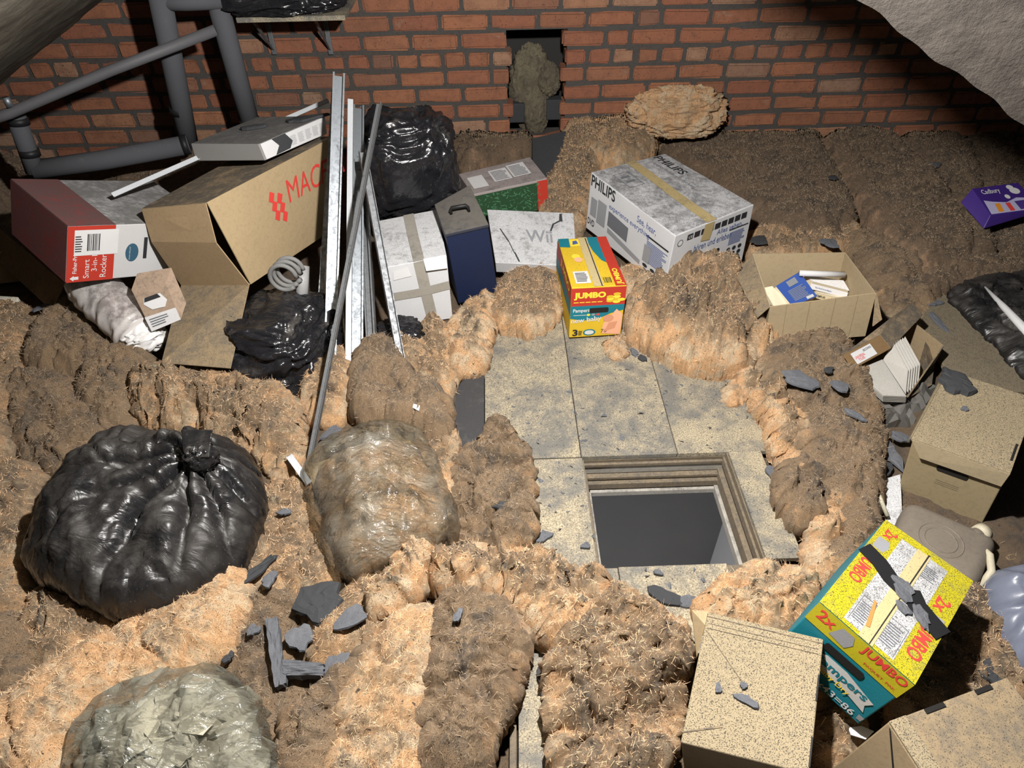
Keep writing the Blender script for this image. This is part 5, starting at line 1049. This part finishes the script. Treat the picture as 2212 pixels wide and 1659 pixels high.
def chunk(label, q, th, seed, name, mat):
    mb = MB(); q = [np.asarray(p, float) for p in q]; r = np.random.RandomState(seed); nu, nv = 13, 6; V = []
    for k in (0, 1):
        for j in range(nv):
            for i in range(nu):
                u, v = i/(nu-1), j/(nv-1); p = (q[0]*(1-u)+q[1]*u)*(1-v)+(q[3]*(1-u)+q[2]*u)*v; V.append(p+np.array([r.normal()*.0012, r.normal()*.0012, th*k+r.normal()*.0016]))
    n = nu*nv; g = grid_faces(nu, nv); bd = [i for i in range(nu)]+[j*nu+nu-1 for j in range(1, nv)]+[(nv-1)*nu+i for i in range(nu-2, -1, -1)]+[j*nu for j in range(nv-2, 0, -1)]
    Fc = [f[::-1] for f in g]+[[i+n for i in f] for f in g]+[[bd[i], bd[(i+1) % len(bd)], bd[(i+1) % len(bd)]+n, bd[i]+n] for i in range(len(bd))]
    return tag(mesh(name, V, Fc, mat), label, 'rubble', 'slate fragments')
chunk('long grey lath lying upright among the slates', [P(598, 1490, .045), P(576, 1345, .05), P(602, 1340, .05), P(623, 1484, .045)], .018, 1, 'lath_piece', SLATE)
chunk('rough thick slate chunk right of the long lath', [P(618, 1466, .045), P(614, 1432, .045), P(704, 1441, .045), P(702, 1470, .045)], .022, 2, 'slate_chunk', SLATE)
chunk('short charred stick on orange wool beside knotted bag', [P(525, 1262, .07), P(522, 1254, .07), P(588, 1202, .075), P(592, 1210, .075)], .008, 3, 'lath_piece', SLATE_D)
# slates lying on cartons
def shard_on(b, label, u, v, sz, seed, el=1.2, ang=0, th=.005, mat=None, off=.002):
    o = shard(label, (0, 0), 0, sz, seed, el, ang, th, (0, 0), mat, base=(0, 0, 0)); n = b.n('top'); a, c, _, d = b.q('top'); ex = (c-a)/np.linalg.norm(c-a); ey = np.cross(n, ex)
    Rm = np.stack([ex, ey, n], 1); p = b.pt('top', u, v, off)
    for vv in o.data.vertices: vv.co = Vector(tuple(Rm@(np.array(vv.co)+ORG[o.name])))
    o.location = tuple(p)
shard_on(AB, 'large curled slate shard lying on the archive box lid', .13, .86, .050, 60, 1.3, -30, .012, SLATE_D, .008); shard_on(AB, 'small slate crumb on the archive lid', .35, .55, .010, 61, off=.008)
shard_on(CA, 'pointed slate speck on speckled carton lid', .42, .48, .008, 62, 1.2, 80); shard_on(CA, 'left slate speck on the speckled carton lid', .22, .42, .009, 63, 1.4, 80); shard_on(CA, 'largest slate flake on the speckled carton lid', .46, .38, .015, 64, 1.8, -20)
shard_on(NB, 'slate flake on black tape of the big nappy carton', .50, .56, .020, 65, 1.3, 0, .004, off=.005); shard_on(NB, 'lower slate flake on the big nappy carton', .53, .50, .020, 66, 1.3, -10, .004, off=.005); shard_on(NB, 'long slate flake beside tape on big nappy carton', .76, .44, .020, 67, 1.8, -40, .004, off=.005); shard_on(NB, 'slate crumb on white panel of big nappy carton', .60, .40, .014, 68, 1.6, -20, .004, off=.004)
shard_on(FB, 'slate piece at the back of the flat carton', .86, .85, .055, 69, 1.6, 25, .008, SLATE_D); shard_on(FB, 'slate piece on the left of the flat carton', .42, .52, .035, 70, 1.5, 20, .010, SLATE_D)
# wool, slates and rubble in the wall hole
def holelump(label, px, Y, rad, tone, seed):
    o = blob('wool_plug', W(*px, Y), rad, label, WOOL[tone], seed, .09, 0, 2.2, 1.2, group='wool in the wall hole', cat='insulation', nu=64, nv=48)
    at = o.data.attributes.new('fresh', 'FLOAT', 'POINT'); at.data.foreach_set('value', np.zeros(len(o.data.vertices), np.float32))
def woolblob(label, ctr, rad, tone, seed, wr=.10, rz=0, fr=.3, power=2.6):
    o = blob('insulation_batt', ctr, rad, label, WOOL[tone], seed, wr, rz, power, .9, group='loft insulation', cat='insulation', nu=150, nv=90)
    V = np.array([v.co[:] for v in o.data.vertices]); V += (fbm(V*28+seed, 4, .6)*.007)[:, None]*np.array([.5, -1, .8])+(fbm(V*9+seed, 3)*.016)[:, None]*np.array([.5, -1, .6])
    o.data.vertices.foreach_set('co', V.ravel()); o.data.update()
    at = o.data.attributes.new('fresh', 'FLOAT', 'POINT'); at.data.foreach_set('value', np.full(len(V), fr, np.float32))
    V = V+ORG[o.name]; Q = np.array([list(p.vertices) for p in o.data.polygons]); fuzz(o, V, Q, 1800, seed, FIB[0])
woolblob('orange insulation torn piece leaning against the brick wall', W(1462, 243, 3.47), (.235, .10, .115), 'clean', 41, .09, 3, .6)
holelump('grey wool hanging at left inside the wall hole', (1148, 190), YW+.11, (.115, .06, .20), 'yellow', 31); holelump('yellow wool plug at right inside the wall hole', (1186, 170), YW+.07, (.055, .05, .08), 'yellow', 32); holelump('lower wool strand in the wall hole', (1158, 240), YW+.07, (.07, .05, .12), 'yellow', 33)
tag(bevel(MB().box(.075, YW+.03, .23, .155, YW+.10, .33).build('dark_block', SLATE_D), .006), 'dark block left inside the wall hole', 'block', 'dark blocks'); tag(bevel(MB().box(.27, YW+.03, .24, .35, YW+.10, .345).build('dark_block', SLATE_D), .006), 'dark block right inside the wall hole', 'block', 'dark blocks')
# odd white scraps and tube by the archive box
tag(bevel(MB().slab([P(1910, 1035, .03), P(1945, 1025, .03), P(1950, 1140, .03), P(1915, 1130, .03)], .006).build('white_plastic_scrap', WHITEBOX), .002), 'white plastic strip under the corner of archive box', 'scrap')
tag(MB().tube([P(1893, 1055, .08), P(1905, 1085, .07), P(1917, 1115, .05)], .006, 10).build('plastic_tube', dusty('yellowed_tube', (.42, .40, .30), .2, .4, .1), smooth=True), 'yellowed plastic tube beside the archive box', 'tube')
tag(bevel(MB().slab([P(1832, 1572, .05), P(1860, 1568, .05), P(1888, 1580, .05), P(1870, 1598, .05), P(1838, 1588, .05)], .004).build('paper_scrap', WHITE), .001), 'white printed paper scrap below the big nappy carton', 'paper')
tag(bevel(MB().slab([P(893, 872, .16), P(907, 876, .165), P(905, 888, .155), P(890, 880, .155)], .002).build('paper_scrap', WHITE), .0005), 'tiny white paper scrap on the square dirty slab', 'paper')
batt('shaded peach insulation right of the big nappy carton', [(2010,1260),(2120,1270),(2190,1380),(2230,1480),(2130,1530),(2000,1560),(1930,1560),(1960,1480)], .0, .07, 'mid', .6, crumple=.5)
batt('tan insulation scrap between speckled and sooty cartons', [(1770,1450),(1840,1540),(1870,1590),(1810,1659),(1750,1640)], .0, .06, 'mid', .6, crumple=.6)
batt('brown insulation bed under the jerry can', [(1880,1130),(1960,1090),(2100,1130),(2230,1150),(2230,1300),(2100,1280),(1900,1260)], -.01, .03, 'dirty', .3, crumple=.3)
# soot crumbs everywhere: nobody could count them
rs = np.random.RandomState(5); VV = []; FF = []
for i in range(2600):
    x_, y_ = rs.uniform(40, 2180), rs.uniform(620, 1640); p = P(x_, y_, .002)
    on = (-.06 < p[0] < .86 and 1.47 < p[1] < 2.45) or (-.05 < p[0] < .24 and .87 < p[1] < 1.45) or (.31 < p[0] < .6 and .81 < p[1] < 1.04)
    if not on: continue
    s_ = rs.uniform(.0015, .006)*(1 if rs.rand() < .9 else 1.8); d = rs.normal(size=(4, 3))*s_*np.array([1, 1, .5]); n = len(VV); VV += [tuple(p+q_) for q_ in d]; FF += [[n, n+1, n+2], [n, n+2, n+3], [n, n+3, n+1], [n+1, n+3, n+2]]
o = mesh('soot_crumbs', VV, FF, SLATE); tag(o, 'scattered soot crumbs on the chipboard loft boards', 'debris', kind='stuff')
